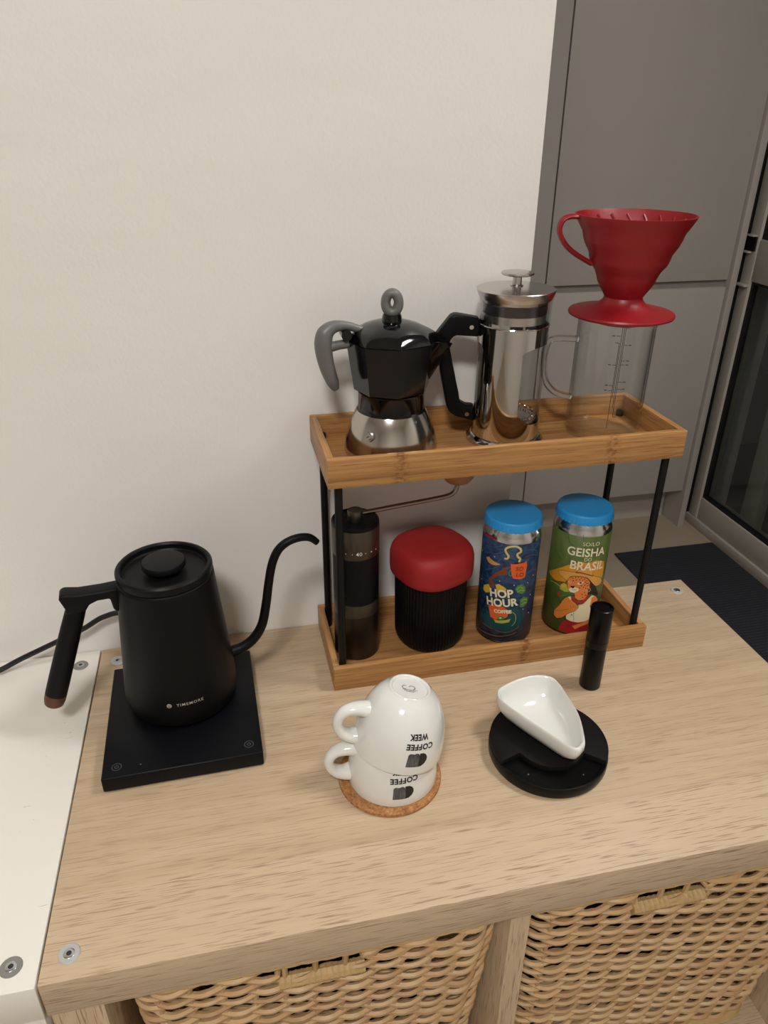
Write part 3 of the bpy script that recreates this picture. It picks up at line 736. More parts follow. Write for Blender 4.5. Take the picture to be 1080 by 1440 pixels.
# ================================================================== TWO-TIER BAMBOO RACK
RX, RY, RROT = 0.4461, -0.0576, 0.0087
RW, RD, TH = 0.3752, 0.1262, 0.0299
Z1 = 0.2472
FT = 0.0062                                     # tray floor thickness
BTH = 0.0070                                    # board thickness
rack = thing('two_tier_rack', 'two-tier bamboo tray rack with thin black metal posts', 'rack', (RX, RY, H), RROT)
M_POST = mat('black_powder_coat', (14, 14, 15), 0.45, bump=0.05, spec=0.25)
BX0 = bamboo('bamboo_front_low', 'x', ((0.035, 0.015),)); BX1 = bamboo('bamboo_front_high', 'x', ((-0.117, Z1 + 0.015), (0.105, Z1 + 0.013)))
BX = bamboo('bamboo_x', 'x'); BY = bamboo('bamboo_y', 'y')
def tray(z, fm, nm):
    tr = build(nm, box(-RW / 2 + BTH - 0.001, RW / 2 - BTH + 0.001, -RD / 2 + BTH - 0.001, RD / 2 - BTH + 0.001, z + 0.0004, z + FT), BX, rack, smooth=False)
    build('front_board', box(-RW / 2, RW / 2, -RD / 2, -RD / 2 + BTH, z, z + TH), fm, tr, bevel=0.0007)
    build('back_board', box(-RW / 2, RW / 2, RD / 2 - BTH, RD / 2, z, z + TH), BX, tr, bevel=0.0007)
    for s in (-1, 1):
        a, b_ = sorted((s * RW / 2, s * (RW / 2 - BTH)))
        build('end_board', box(a, b_, -RD / 2 + BTH, RD / 2 - BTH, z, z + TH), BY, tr, bevel=0.0007)
    return tr
tray(0.0, BX0, 'lower_tray'); tray(Z1, BX1, 'upper_tray')
PXo, PYo = RW / 2 - BTH - 0.0046, RD / 2 - BTH - 0.0046
for sx in (-1, 1):
    for sy in (-1, 1):
        build('post', tube([(sx * PXo, sy * PYo, FT), (sx * PXo, sy * PYo, Z1 + FT + 0.006)], 0.0041, 16), M_POST, rack)

def rk(x, y):
    return x, y
ZL, ZU = H + FT + 0.0001, H + Z1 + FT + 0.0001     # upper faces of the two tray floors

# ================================================================== KETTLE
M_KET = mat('kettle_black', (13, 12, 12), 0.45, bump=0.08, bscale=1800, spec=0.16); M_KLID = mat('lid_black', (15, 15, 16), 0.42, spec=0.16)
M_BASE = mat('base_black', (10, 11, 15), 0.38, spec=0.16); M_COPPER = mat('copper_cap', (100, 70, 56), 0.38, 0.8); M_LOGO = mat('logo_print', (170, 162, 152), 0.5)
M_SOFTBLK = mat('soft_black', (12, 11, 12), 0.48, spec=0.16)
KB = (0.0993, -0.1356)
kb = thing('kettle_base', 'flat square black electric kettle base on the oak top', 'kettle base', (KB[0], KB[1], H), R(1.5))
build('plate', box(-0.0745, 0.0745, -0.0805, 0.0805, 0.0015, 0.018), M_BASE, kb, bevel=0.0016, bseg=3)
for sx in (-1, 1):
    for sy in (-1, 1):
        build('foot', lathe([(0, 0.0), (0.006, 0.0), (0.0065, 0.0016), (0, 0.0016)], 20), M_SOFTBLK, kb, loc=(sx * 0.062, sy * 0.068, 0))
M_ICON = mat('button_print', (92, 94, 98), 0.6)
for (bx, by) in ((-0.0612, -0.0675), (0.0620, -0.0668)):
    ringp = []
    for i in range(32):
        a, b_ = 2 * PI * i / 32, 2 * PI * (i + 1) / 32
        ringp.append([(0.0045 * math.cos(a), 0.0045 * math.sin(a)), (0.0045 * math.cos(b_), 0.0045 * math.sin(b_)), (0.0041 * math.cos(b_), 0.0041 * math.sin(b_)), (0.0041 * math.cos(a), 0.0041 * math.sin(a))])
    for i in range(3, 30):
        a, b_ = 2 * PI * (i - 8) / 32 + PI, 2 * PI * (i - 7) / 32 + PI
        ringp.append([(0.0019 * math.cos(a), 0.0019 * math.sin(a)), (0.0019 * math.cos(b_), 0.0019 * math.sin(b_)), (0.0015 * math.cos(b_), 0.0015 * math.sin(b_)), (0.0015 * math.cos(a), 0.0015 * math.sin(a))])
    ringp.append([(-0.0002, 0.0004), (0.0002, 0.0004), (0.0002, 0.0024), (-0.0002, 0.0024)])
    wrap_mesh('touch_button', poly_bm(ringp, 0.01), flat_on(0.01812, bx, by), M_ICON, kb)
build('indicator_dot', lathe([(0, 0.0181), (0.0005, 0.0181), (0.0005, 0.0180)], 12), M_LOGO, kb, loc=(-0.0395, -0.0690, 0))

KP = R(7)
ket = thing('gooseneck_kettle', 'matte black gooseneck kettle standing on its square base', 'kettle', (0.099, -0.112, H + 0.0181), 0)
kprof = [(0, 0.0), (0.0490, 0.0), (0.0515, 0.0008), (0.0545, 0.0035), (0.0562, 0.008), (0.0570, 0.015), (0.0568, 0.021), (0.0545, 0.048), (0.0520, 0.078), (0.0488, 0.115), (0.0462, 0.1465), (0.0459, 0.1500), (0.0450, 0.1508), (0, 0.1508)]
build('body', lathe(kprof, 96), M_KET, ket, ang=50)
build('lid', lathe([(0, 0.1530), (0.0388, 0.1530), (0.0400, 0.1545), (0.0404, 0.1590), (0.0416, 0.1606), (0.0440, 0.1604), (0.0455, 0.1588), (0.0458, 0.1560), (0.0452, 0.1520), (0.0440, 0.1509), (0, 0.1509)], 96), M_KLID, ket, ang=30)
build('lid_knob', lathe([(0, 0.1532), (0.0150, 0.1532), (0.0155, 0.1568), (0.0195, 0.1578), (0.0206, 0.1592), (0.0207, 0.1630), (0.0198, 0.1646), (0.0180, 0.1650), (0, 0.1650)], 64), M_KLID, ket)
fr = vplane(KP)
sp_pts = [(.050, .0585), (.058, .0598), (.0665, .062), (.0785, .070), (.0885, .0855), (.0945, .1095), (.099, .135), (.104, .1575), (.111, .1725), (.121, .1805), (.1335, .1835), (.1445, .1815), (.1520, .1745)]
spath = catmull([fr(s, z - 0.0181, 0) for s, z in sp_pts], 6)
srad = lerp_list([0.0062, 0.0060, 0.0056, 0.0053, 0.0050, 0.0048, 0.0046, 0.0045, 0.0044, 0.0043, 0.0042, 0.0040, 0.0034], len(spath))
build('spout', tube(spath, srad, 16), M_KET, ket)
# handle: flat arm and slanted grip
arm = prism([(-0.0440, 0.1470), (-0.0600, 0.1462), (-0.0800, 0.1465), (-0.0920, 0.1490), (-0.0965, 0.1470), (-0.0970, 0.1440), (-0.0935, 0.1330), (-0.0945, 0.1270), (-0.0760, 0.1270), (-0.0720, 0.1335), (-0.0640, 0.1365), (-0.0530, 0.1365), (-0.0515, 0.1230), (-0.0470, 0.1200), (-0.0440, 0.1290)], 0.0175, fr)
hd = build('handle', arm, M_SOFTBLK, ket, bevel=0.0030, bseg=3)
gp = [(-0.0835, 0.1400), (-0.0850, 0.1280), (-0.0930, 0.1060), (-0.1030, 0.0790), (-0.1130, 0.0520), (-0.1200, 0.0330)]
gpath = catmull([fr(s, z, 0) for s, z in gp], 6)
build('grip', tube(gpath, lerp_list([0.0085, 0.0092, 0.0098, 0.0102, 0.0104, 0.0104], len(gpath)), 20, flat=0.86, side=fr(0, 0, 1)), M_SOFTBLK, ket)
cpath = catmull([fr(s, z, 0) for s, z in ((-0.1200, 0.0330), (-0.1222, 0.0268), (-0.1240, 0.0215), (-0.1248, 0.0190))], 5)
build('grip_cap', tube(cpath, lerp_list([0.0104, 0.0103, 0.0092, 0.0062], len(cpath)), 20, flat=0.86, side=fr(0, 0, 1)), M_COPPER, ket)
krad = lambda z: 0.0570 - max(0.0, (z - 0.018)) * 0.082
wrap_mesh('lettering', text_bm('TIMEMORE', width=0.0262, height=0.0031, bold=0.01, spacing=1.25), on_cyl(krad, R(-78.3), 0.00025, 0, 0.0322), M_LOGO, ket)
wrap_mesh('emblem', poly_bm([circle(0, 0, 0.0024)], 0.001), on_cyl(krad, R(-98.9), 0.00025, 0, 0.0322), M_LOGO, ket)
wrap_mesh('emblem_face', poly_bm([circle(-0.0009, 0.0004, 0.0004, 10), circle(0.0009, 0.0004, 0.0004, 10), [(-0.0013, -0.0004), (0.0013, -0.0004), (0.0009, -0.0012), (-0.0009, -0.0012)]], 0.001), on_cyl(krad, R(-98.9), 0.00045, 0, 0.0322), M_KET, ket)

cpts = [(0.085, -0.0535, 0.009), (0.074, -0.040, 0.013), (0.058, -0.020, 0.035), (0.036, -0.010, 0.058), (0.012, -0.008, 0.0555), (-0.010, -0.009, 0.0440), (-0.035, -0.010, 0.0335), (-0.060, -0.012, 0.0240), (-0.085, -0.015, 0.0150), (-0.108, -0.021, 0.0075), (-0.14, -0.030, 0.0040), (-0.22, -0.045, 0.0036)]
cd = build('power_cord', tube(catmull([(x, y, z + H) for x, y, z in cpts], 8), 0.0031, 12, flat=1.0), mat('cord_black', (16, 16, 17), 0.3))
tag(cd, 'black power cord running along the wall behind the kettle', 'cord')

# ================================================================== MOKA POT
M_ALU = mat('polished_aluminium', (198, 194, 188), 0.16, 1.0, bump=0.02, bscale=300); M_MBLK = mat('moka_black_gloss', (6, 6, 7), 0.10, spec=0.5)
M_GREYP = mat('grey_plastic', (104, 103, 100), 0.42)
mk = thing('moka_pot', 'black eight-sided moka pot with a shiny steel boiler and grey handle', 'moka pot', (0.3357, -0.0510, ZU))
z0 = Z1 + FT                                      # desk-level height of the tray floor, to turn measured heights into local ones
L_ = lambda z: z - z0
build('boiler', lathe([(0, 0.0), (0.0440, 0.0), (0.0470, 0.0008), (0.0482, 0.0030), (0.0480, 0.0075), (0.0478, 0.0080), (0.0470, 0.0140), (0.0452, 0.0210), (0.0426, 0.0290), (0.0392, 0.0375), (0.0362, 0.0440), (0.0352, 0.0455), (0, 0.0455)], 96), M_ALU, mk, ang=50)
build('collar', lathe([(0, 0.0440), (0.0345, 0.0440), (0.0350, 0.0460), (0.0338, 0.0475), (0.0336, 0.0640), (0.0345, 0.0655), (0, 0.0655)], 72), M_MBLK, mk)
V0 = R(-1)
def octr(a):
    d = ((a - V0) % (PI / 4)) - PI / 8
    return math.cos(PI / 8) / math.cos(d)
def oct_mix(k):                                    # k = 1 octagon, 0 circle
    return lambda a: k * octr(a) + (1 - k) * 1.0
def octlathe(prof, seg=128):
    mb = MB(); rings = []
    for r, z, k in prof:
        if r < 1e-7: rings.append([len(mb.v)]); mb.v.append((0, 0, z)); continue
        ids = []
        for i in range(seg):
            a = V0 + 2 * PI * i / seg; q = r * oct_mix(k)(a); ids.append(len(mb.v)); mb.v.append((q * math.cos(a), q * math.sin(a), z))
        rings.append(ids)
    for a, b in zip(rings[:-1], rings[1:]):
        for i in range(seg):
            j = (i + 1) % seg
            if len(a) == 1: mb.f.append((a[0], b[j], b[i]))
            elif len(b) == 1: mb.f.append((a[i], a[j], b[0]))
            else: mb.f.append((a[i], a[j], b[j], b[i]))
    return mb
ub = octlathe([(0, 0.0650, 1), (0.0345, 0.0650, 1), (0.0378, 0.0672, 1), (0.0382, 0.0690, 1), (0.0447, 0.1140, 1), (0.0450, 0.1158, 1), (0.0438, 0.1160, 1), (0.0425, 0.1140, 1), (0, 0.1120, 1)])
body = build('pouring_chamber', ub, M_MBLK, mk, ang=12)
spt = MB()
sv = lambda s, t, z: (s, t, z)
spt.v = [sv(0.036, 0.0175, 0.1156), sv(0.036, -0.0175, 0.1156), sv(0.0620, 0.0022, 0.1092), sv(0.0620, -0.0022, 0.1092), sv(0.0395, 0.0, 0.0720), sv(0.0600, 0.0, 0.1050),
         sv(0.030, 0.0120, 0.0900), sv(0.030, -0.0120, 0.0900)]
spt.f = [(0, 2, 3, 1), (0, 6, 4), (0, 4, 5, 2), (1, 4, 7), (1, 3, 5, 4), (2, 5, 3), (6, 0, 1, 7), (6, 7, 4)]
build('pouring_spout', spt, M_MBLK, mk, bevel=0.0008, ang=25)
lid = octlathe([(0, 0.1158, 1), (0.0444, 0.1160, 1), (0.0448, 0.1166, 1), (0.0440, 0.1178, 1), (0.0405, 0.1215, 0.6), (0.0350, 0.1258, 0.25), (0.0270, 0.1298, 0.0), (0.0180, 0.1325, 0.0), (0.0105, 0.1336, 0.0), (0, 0.1338, 0)])
for i, (x, y, z) in enumerate(lid.v):               # the lid's beak over the spout
    r = math.hypot(x, y)
    if r > 0.03:
        d = abs(math.atan2(y, x))
        k = max(0.0, 1 - d / 0.42) * (r - 0.03) / 0.0148
        lid.v[i] = (x * (1 + 0.23 * k), y * (1 + 0.23 * k) * (1 - 0.3 * k), z - 0.0028 * k)
lo = build('lid', lid, M_MBLK, mk, ang=28)
build('knob_stem', lathe([(0, 0.133), (0.0098, 0.1330), (0.0095, 0.1375), (0.0088, 0.1400), (0, 0.1400)], 40), M_MBLK, mk)
kn = [(0.0062 * math.cos(2 * PI * i / 48), 0.0, 0.1507 + 0.0088 * math.sin(2 * PI * i / 48)) for i in range(48)]
kmb = tube(kn, [0.0047 + 0.0006 * max(0, -math.sin(2 * PI * i / 48)) for i in range(48)], 16, closed=True, flat=1.25, side=(0, 1, 0))
rz = math.cos(R(-14)), math.sin(R(-14))
kmb.v = [(x * rz[0] - y * rz[1], x * rz[1] + y * rz[0], z) for x, y, z in kmb.v]
build('knob', kmb, M_GREYP, mk)
hp_ = catmull([(-0.0290, 0, L_(.3790)), (-0.0440, 0, L_(.3838)), (-0.0570, 0, L_(.3835)), (-0.0650, 0, L_(.3775)), (-0.0672, 0, L_(.3680)), (-0.0665, 0, L_(.3560)), (-0.0635, 0, L_(.3420)), (-0.0590, 0, L_(.3290)), (-0.0560, 0, L_(.3215))], 6)
build('handle', tube(hp_, lerp_list([0.0036, 0.0042, 0.0060, 0.0082, 0.0088, 0.0082, 0.0074, 0.0062, 0.0030], len(hp_)), 18, flat=1.05, side=(0, 1, 0)), M_GREYP, mk)
build('handle_bracket', tube([(-0.0420, 0, L_(.3670)), (-0.0520, 0, L_(.3660)), (-0.0620, 0, L_(.3640))], [0.0045, 0.0045, 0.0050], 14), M_GREYP, mk)
build('hinge', tube([(-0.0455, -0.008, L_(.3765)), (-0.0455, 0.008, L_(.3765))], 0.0052, 14), M_MBLK, mk)
az = R(-131.4); nv = Vector((math.cos(az) * 0.93, math.sin(az) * 0.93, 0.36)).normalized(); pv = Vector((math.cos(az) * 0.0425, math.sin(az) * 0.0425, 0.0292))
vl = build('safety_valve', tube([pv, pv + nv * 0.0032], 0.0060, 6), M_STEEL, mk, smooth=False)
build('valve_pin', tube([pv + nv * 0.0030, pv + nv * 0.0056, pv + nv * 0.0058, pv + nv * 0.0082], [0.0044, 0.0042, 0.0022, 0.0018], 16), M_STEEL, vl)

# ================================================================== FRENCH PRESS
M_CHROME = mat('chrome', (205, 202, 198), 0.06, 1.0); M_CHROMEB = mat('brushed_steel_lid', (196, 192, 187), 0.24, 1.0)
M_GLASS = thin_glass('clear_glass'); M_GROD = glass_mat('solid_glass'); M_HBLK = mat('handle_black', (10, 10, 11), 0.42, spec=0.16); M_SEAL = mat('black_seal', (16, 16, 17), 0.5)
fp = thing('french_press', 'glass french press in a chrome sleeve with a black side handle', 'french press', (0.4633, -0.0440, ZU))
build('base_ring', lathe([(0, 0.0), (0.0405, 0.0), (0.0412, 0.0012), (0.0410, 0.0036), (0.0385, 0.0062), (0.0362, 0.0075), (0, 0.0075)], 72), M_CHROME, fp)
PR = 0.0356
def shell_patch(a0, a1, zlo, zhi, n=28, m_=14, r=PR, th=0.0007):
    """curved sheet between two azimuths; zlo / zhi are functions of t in 0..1"""
    mb = MB()
    for rr in (r, r - th):
        for j in range(m_ + 1):
            for i in range(n + 1):
                t = i / n; a = a0 + (a1 - a0) * t; z = zlo(t) + (zhi(t) - zlo(t)) * j / m_
                mb.v.append((rr * math.cos(a), rr * math.sin(a), z))
    w = n + 1; off = w * (m_ + 1)
    for j in range(m_):
        for i in range(n):
            q = j * w + i; mb.f.append((q, q + 1, q + w + 1, q + w)); mb.f.append((off + q, off + q + w, off + q + w + 1, off + q + 1))
    for i in range(n): mb.f.append((i, off + i, off + i + 1, i + 1)); q = m_ * w + i; mb.f.append((q, q + 1, off + q + 1, off + q))
    for j in range(m_): q = j * w; mb.f.append((q, q + w, off + q + w, off + q)); q = j * w + n; mb.f.append((q, off + q, off + q + w, q + w))
    return mb
PT, PB = L_(.378), L_(.360)
HA = R(170)                                          # handle azimuth
sl = MB()
def addp(a0, a1, lo, hi, n=28): q = shell_patch(R(a0), R(a1), lo, hi, n); sl.add(q.v, q.f)
full = lambda z: (lambda t: z)
addp(-163, -93, full(0.006), full(PT)); addp(73, 143, full(0.006), full(PT))            # two upright panels beside the handle
arch = lambda base, rise: (lambda t: base + rise * (abs(2 * t - 1) ** 6))
addp(-93, 73, full(0.006), arch(0.0245, 0.014), 60); addp(143, 197, full(0.006), arch(0.0265, 0.012), 28)      # low cup under the two windows
addp(-93, 73, arch(PB, -0.006), full(PT), 60); addp(143, 197, arch(PB, -0.006), full(PT), 28)                  # band above them
build('sleeve', sl, M_CHROME, fp, ang=40)
build('sleeve_lip', tube([(PR * math.cos(2 * PI * i / 72), PR * math.sin(2 * PI * i / 72), PT) for i in range(72)], 0.0008, 8, closed=True), M_CHROME, fp)
build('glass_beaker', lathe([(0, 0.0080), (0.0325, 0.0080), (0.0346, 0.0105), (0.0347, L_(.398)), (0.0356, L_(.4020)), (0.0346, L_(.4025)), (0.0331, L_(.399)), (0.0329, 0.0125), (0.0310, 0.0105), (0, 0.0102)], 84,
      rfun=lambda a, z: 1.0 + (0.17 * max(0.0, 1 - abs((a + PI) % (2 * PI) - PI) / 0.35) if z > L_(.396) else 0.0)), M_GLASS, fp)
build('seal_ring', lathe([(0.0316, L_(.389)), (0.0322, L_(.389)), (0.0322, L_(.3985)), (0.0316, L_(.3985)), (0.0316, L_(.389))], 60), M_SEAL, fp)
build('filter_cup', lathe([(0.0310, L_(.381)), (0.0318, L_(.381)), (0.0318, L_(.390)), (0.0310, L_(.390)), (0.0310, L_(.381))], 60), M_CHROMEB, fp)
build('lid', lathe([(0, L_(.3995)), (0.0325, L_(.3995)), (0.0335, L_(.4025)), (0.0362, L_(.4030)), (0.0375, L_(.4060)), (0.0390, L_(.4100)), (0.0392, L_(.4115)), (0.0384, L_(.4122)), (0.0250, L_(.4135)), (0.0100, L_(.4142)), (0, L_(.4143))], 84), M_CHROMEB, fp, ang=30)
build('plunger_knob', lathe([(0, L_(.414)), (0.0062, L_(.414)), (0.0064, L_(.4152)), (0.0046, L_(.4158)), (0.0044, L_(.4240)), (0.0150, L_(.4248)), (0.0163, L_(.4258)), (0.0160, L_(.4272)), (0.0120, L_(.4279)), (0, L_(.4282))], 60), M_CHROMEB, fp, ang=30)
build('plunger_rod', tube([(0, 0, 0.027), (0, 0, L_(.400))], 0.0022, 12), M_CHROME, fp)
build('filter_disc', lathe([(0, 0.0255), (0.0300, 0.0245), (0.0312, 0.0235), (0.0318, 0.0245), (0.0314, 0.0262), (0.0250, 0.0285), (0, 0.0290)], 60), M_CHROMEB, fp)
spring = [(0.0300 * math.cos(2 * PI * i / 40) + 0.0012 * math.cos(i * 2.6) * math.cos(2 * PI * i / 40), 0.0300 * math.sin(2 * PI * i / 40) + 0.0012 * math.cos(i * 2.6) * math.sin(2 * PI * i / 40), 0.0292 + 0.0014 * math.sin(i * 2.6)) for i in range(40)]
coil = []
for i in range(420):
    a = 2 * PI * i / 420; q = a * 52; rr = 0.0292 + 0.0017 * math.cos(q); coil.append((rr * math.cos(a), rr * math.sin(a), 0.0300 + 0.0017 * math.sin(q)))
build('filter_spring', tube(coil, 0.0004, 5, closed=True), M_CHROME, fp)
hf = vplane(R(-10))
hpoly = [(-0.0350, L_(.3835)), (-0.0500, L_(.3862)), (-0.0600, L_(.3878)), (-0.0645, L_(.3860)), (-0.0785, L_(.3675)), (-0.0790, L_(.3620)), (-0.0765, L_(.3500)), (-0.0720, L_(.3250)), (-0.0650, L_(.2930)), (-0.0610, L_(.2850)), (-0.0550, L_(.2805)), (-0.0350, L_(.2750)),
         (-0.0350, L_(.2915)), (-0.0440, L_(.2925)), (-0.0510, L_(.2965)), (-0.0530, L_(.3080)), (-0.0560, L_(.3190)), (-0.0575, L_(.3260)), (-0.0610, L_(.3400)), (-0.0645, L_(.3560)), (-0.0640, L_(.3620)), (-0.0590, L_(.3665)), (-0.0500, L_(.3660)), (-0.0350, L_(.3650))]
hb = build('handle', prism(hpoly, 0.0150, hf), M_HBLK, fp, bevel=0.0036, bseg=3, ang=40)
for s, z in ((-0.0435, L_(.3752)), (-0.0430, L_(.2835))):
    build('handle_screw', tube([hf(s, z, -0.0070), hf(s, z, -0.0084)], 0.0022, 16), M_STEEL, hb)

# ================================================================== GLASS JUG + RED DRIPPER
jg = thing('glass_jug', 'clear glass measuring jug under the red dripper', 'jug', (0.5771, -0.0460, ZU))
JR = 0.0396; JT = L_(.3800)
def jspout(a, z):
    d = abs((a - R(-6) + PI) % (2 * PI) - PI)
    k = max(0.0, 1 - d / 0.30); k = k * k * (3 - 2 * k)
    q = max(0.0, (z - (JT - 0.022)) / 0.022)
    return 1.0 + 0.40 * k * q * q
build('glass_body', lathe([(0, 0.0), (0.0365, 0.0), (0.0388, 0.0012), (JR, 0.0045), (JR, 0.03), (JR, 0.06), (JR, JT - 0.022), (JR, JT - 0.015), (JR, JT - 0.009), (JR, JT - 0.004), (JR - 0.0004, JT), (JR - 0.0018, JT), (JR - 0.0021, JT - 0.004), (JR - 0.0021, JT - 0.009), (JR - 0.0021, JT - 0.015), (JR - 0.0021, JT - 0.022), (JR - 0.0021, 0.06), (JR - 0.0021, 0.0075), (JR - 0.0050, 0.0045), (0, 0.0040)], 120, rfun=jspout), M_GLASS, jg, ang=60)
jf = vplane(R(-6))
jp = catmull([jf(s, L_(z), 0) for s, z in ((-0.0400, .3572), (-0.0500, .3580), (-0.0620, .3585), (-0.0705, .3555), (-0.0738, .3450), (-0.0738, .3300), (-0.0700, .3130), (-0.0610, .3020), (-0.0500, .2968), (-0.0400, .2950))], 6)
build('glass_handle', tube(jp, 0.0034, 14), M_GROD, jg)
M_JINK = mat('scale_print', (30, 28, 28), 0.6)
JA = R(-112)
jb = []
def jl(u0, v0, u1, v1, w=0.0005): jb.extend(stroke_polys([(u0, v0), (u1, v1)], w))
jl(0.0028, L_(.2935), 0.0028, L_(.3795)); jl(-0.0002, L_(.2715), -0.0002, L_(.3620)); jl(0.0010, L_(.3050), 0.0010, L_(.3795)); jl(0.0042, L_(.2840), 0.0042, L_(.3790))
jl(-0.0002, L_(.3620), -0.0045, L_(.3622)); jl(0.0042, L_(.3770), 0.0080, L_(.3770)); jl(0.0042, L_(.2840), 0.0080, L_(.2840))
for v, s in ((.3690, -1), (.3600, 1), (.3395, -1), (.3440, 1), (.3400, 1), (.3180, -1), (.3220, 1), (.3145, 1), (.3125, -1)):
    a = -0.0002 if s < 0 else 0.0042
    jl(a, L_(v), a + s * 0.0040, L_(v)); jl(a + s * 0.0050, L_(v), a + s * 0.0080, L_(v), 0.0008)
wrap_mesh('scale_marks', poly_bm(jb, 0.004), on_cyl(JR, JA, 0.00012), M_JINK, jg)

M_RED = mat('red_plastic', (142, 19, 27), 0.40, bump=0.02, bscale=500); M_REDW = M_RED
zd = Z1 + FT + 0.1271                                   # the plate rests on the jug's rim
dp = thing('coffee_dripper', 'red plastic cone coffee dripper with a loop handle on the glass jug', 'dripper', (0.5795, -0.0460, H + zd))
D_ = lambda z: z - zd
dprof = [(0.0120, D_(.3740)), (0.0250, D_(.3740)), (0.0265, D_(.3760)), (0.0270, D_(.3806)), (0.0500, D_(.3808)), (0.0530, D_(.3820)), (0.0536, D_(.3836)), (0.0528, D_(.3852)), (0.0400, D_(.3874)), (0.0300, D_(.3900)), (0.0235, D_(.3935)), (0.0200, D_(.3972)),
         (0.0190, D_(.4000)), (0.0208, D_(.4030)), (0.0250, D_(.4095)), (0.0284, D_(.4155)), (0.0299, D_(.4205)), (0.0325, D_(.4262)), (0.0372, D_(.4322)), (0.0390, D_(.4370)), (0.0402, D_(.4425)), (0.0452, D_(.4510)), (0.0476, D_(.4570)), (0.0490, D_(.4625)), (0.0545, D_(.4715)), (0.0574, D_(.4768)), (0.0580, D_(.4784)),
         (0.0566, D_(.4786)), (0.0540, D_(.4745)), (0.0450, D_(.4580)), (0.0330, D_(.4330)), (0.0180, D_(.4040)), (0.0120, D_(.3960)), (0.0120, D_(.3740))]
def dlip(a, z):
    d = abs((a - R(0) + PI) % (2 * PI) - PI); k = max(0.0, 1 - d / 0.5) if z > D_(.474) else 0.0
    return 1.0 + 0.03 * k
build('cone', lathe(dprof, 96, rfun=dlip), M_RED, dp, ang=25)
df = vplane(R(-8))
dpth = catmull([df(s, D_(z), 0) for s, z in ((-0.0550, .4762), (-0.0640, .4765), (-0.0715, .4738), (-0.0745, .4660), (-0.0720, .4580), (-0.0650, .4490), (-0.0540, .4410), (-0.0380, .4325))], 6)
build('handle', tube(dpth, 0.0025, 14, flat=2.2, side=df(0, 0, 1)), M_RED, dp)
rib = MB(); n = 22
rib_path = []
for i in range(n):
    t = i / (n - 1); r_ = 0.0180 + (0.0535 - 0.0180) * t; z_ = 0.4040 + (0.4735 - 0.4040) * t; a = 0.9 * t
    rib_path.append(((r_ - 0.0002) * math.cos(a), (r_ - 0.0002) * math.sin(a), D_(z_)))
rb0 = build('rib', tube(rib_path, 0.0014, 6), M_RED, dp)
for k in range(1, 20):
    dup_part(rb0, dp, Matrix.Rotation(2 * PI * k / 20, 4, 'Z'))

# ================================================================== HAND GRINDER
M_BRONZE = mat('bronze_grey', (92, 84, 72), 0.36, 0.8); M_GRB = mat('grinder_black', (12, 12, 14), 0.45, spec=0.2); M_BRD = mat('bronze_dark', (64, 55, 45), 0.34, 0.8)
M_WHITEP = mat('white_print', (225, 222, 215), 0.6); M_KNOBW = mat('turned_wood', (176, 122, 72), 0.45, vary=0.3, bscale=60)
gr = thing('hand_grinder', 'slim black hand coffee grinder with a crank arm on the lower tray', 'grinder', (0.2958, -0.0585, ZL))
G = lambda z: z - FT
build('catch_cup', lathe([(0, 0.0), (0.0240, 0.0), (0.0255, 0.0015), (0.0258, 0.004), (0.0258, G(.0645)), (0, G(.0645))], 64), M_BRD, gr)
build('lower_ring', lathe([(0, G(.0646)), (0.0256, G(.0646)), (0.0258, G(.0655)), (0.0258, G(.0805)), (0.0255, G(.0812)), (0, G(.0812))], 64), M_BRONZE, gr)
build('grip_sleeve', lathe([(0, G(.0813)), (0.0254, G(.0813)), (0.0256, G(.0820)), (0.0256, G(.1400)), (0.0254, G(.1406)), (0, G(.1406))], 64), M_GRB, gr)
rg = build('adjusting_ring', lathe([(0, G(.1407)), (0.0258, G(.1407)), (0.0262, G(.1415)), (0.0262, G(.1735)), (0.0258, G(.1745)), (0, G(.1745))], 64), M_BRONZE, gr)
build('top_cap', lathe([(0, G(.1746)), (0.0258, G(.1746)), (0.0260, G(.1760)), (0.0258, G(.1785)), (0.0245, G(.1793)), (0.0235, G(.1780)), (0, G(.1776))], 64), M_GRB, gr)
cyl_g = lambda u0, az: on_cyl(0.0262, R(az), 0.0002, u0, G(.1492))
wrap_mesh('lettering', text_bm('40', height=0.0046, bold=0.005, spacing=1.1), cyl_g(0, -91.8), M_WHITEP, rg)
for az_ in (-123.3, -107.5, -76, -60, -44):
    wrap_mesh('index_dot', poly_bm([circle(0, 0, 0.0005 if az_ in (-107.5, -76) else 0.0008, 10)], 0.001), cyl_g(0, az_), M_WHITEP, rg)
hub = build('crank_hub', lathe([(0, G(.1776)), (0.0082, G(.1776)), (0.0084, G(.1785)), (0.0084, G(.1885)), (0.0078, G(.1895)), (0.0060, G(.1892)), (0, G(.1890))], 40), mat('hub_steel', (96, 90, 84), 0.3, 0.9), gr)
gf = vplane(R(6))
ap = catmull([gf(s, G(z), 0) for s, z in ((0.005, .1845), (0.030, .1858), (0.060, .1873), (0.090, .1888), (0.1080, .1905), (0.1150, .1945), (0.1175, .2010), (0.1178, .2080))], 5)
build('crank_arm', tube(ap, 0.0027, 12), mat('arm_steel', (150, 142, 132), 0.25, 1.0), gr)
kx, ky, _z = gf(0.1178, 0, 0)
build('crank_knob', lathe([(0, G(.2045)), (0.0060, G(.2045)), (0.0130, G(.2075)), (0.0175, G(.2130)), (0.0185, G(.2190)), (0.0170, G(.2260)), (0.0130, G(.2320)), (0.0070, G(.2350)), (0, G(.2355))], 40, cx=kx, cy=ky), M_KNOBW, gr)

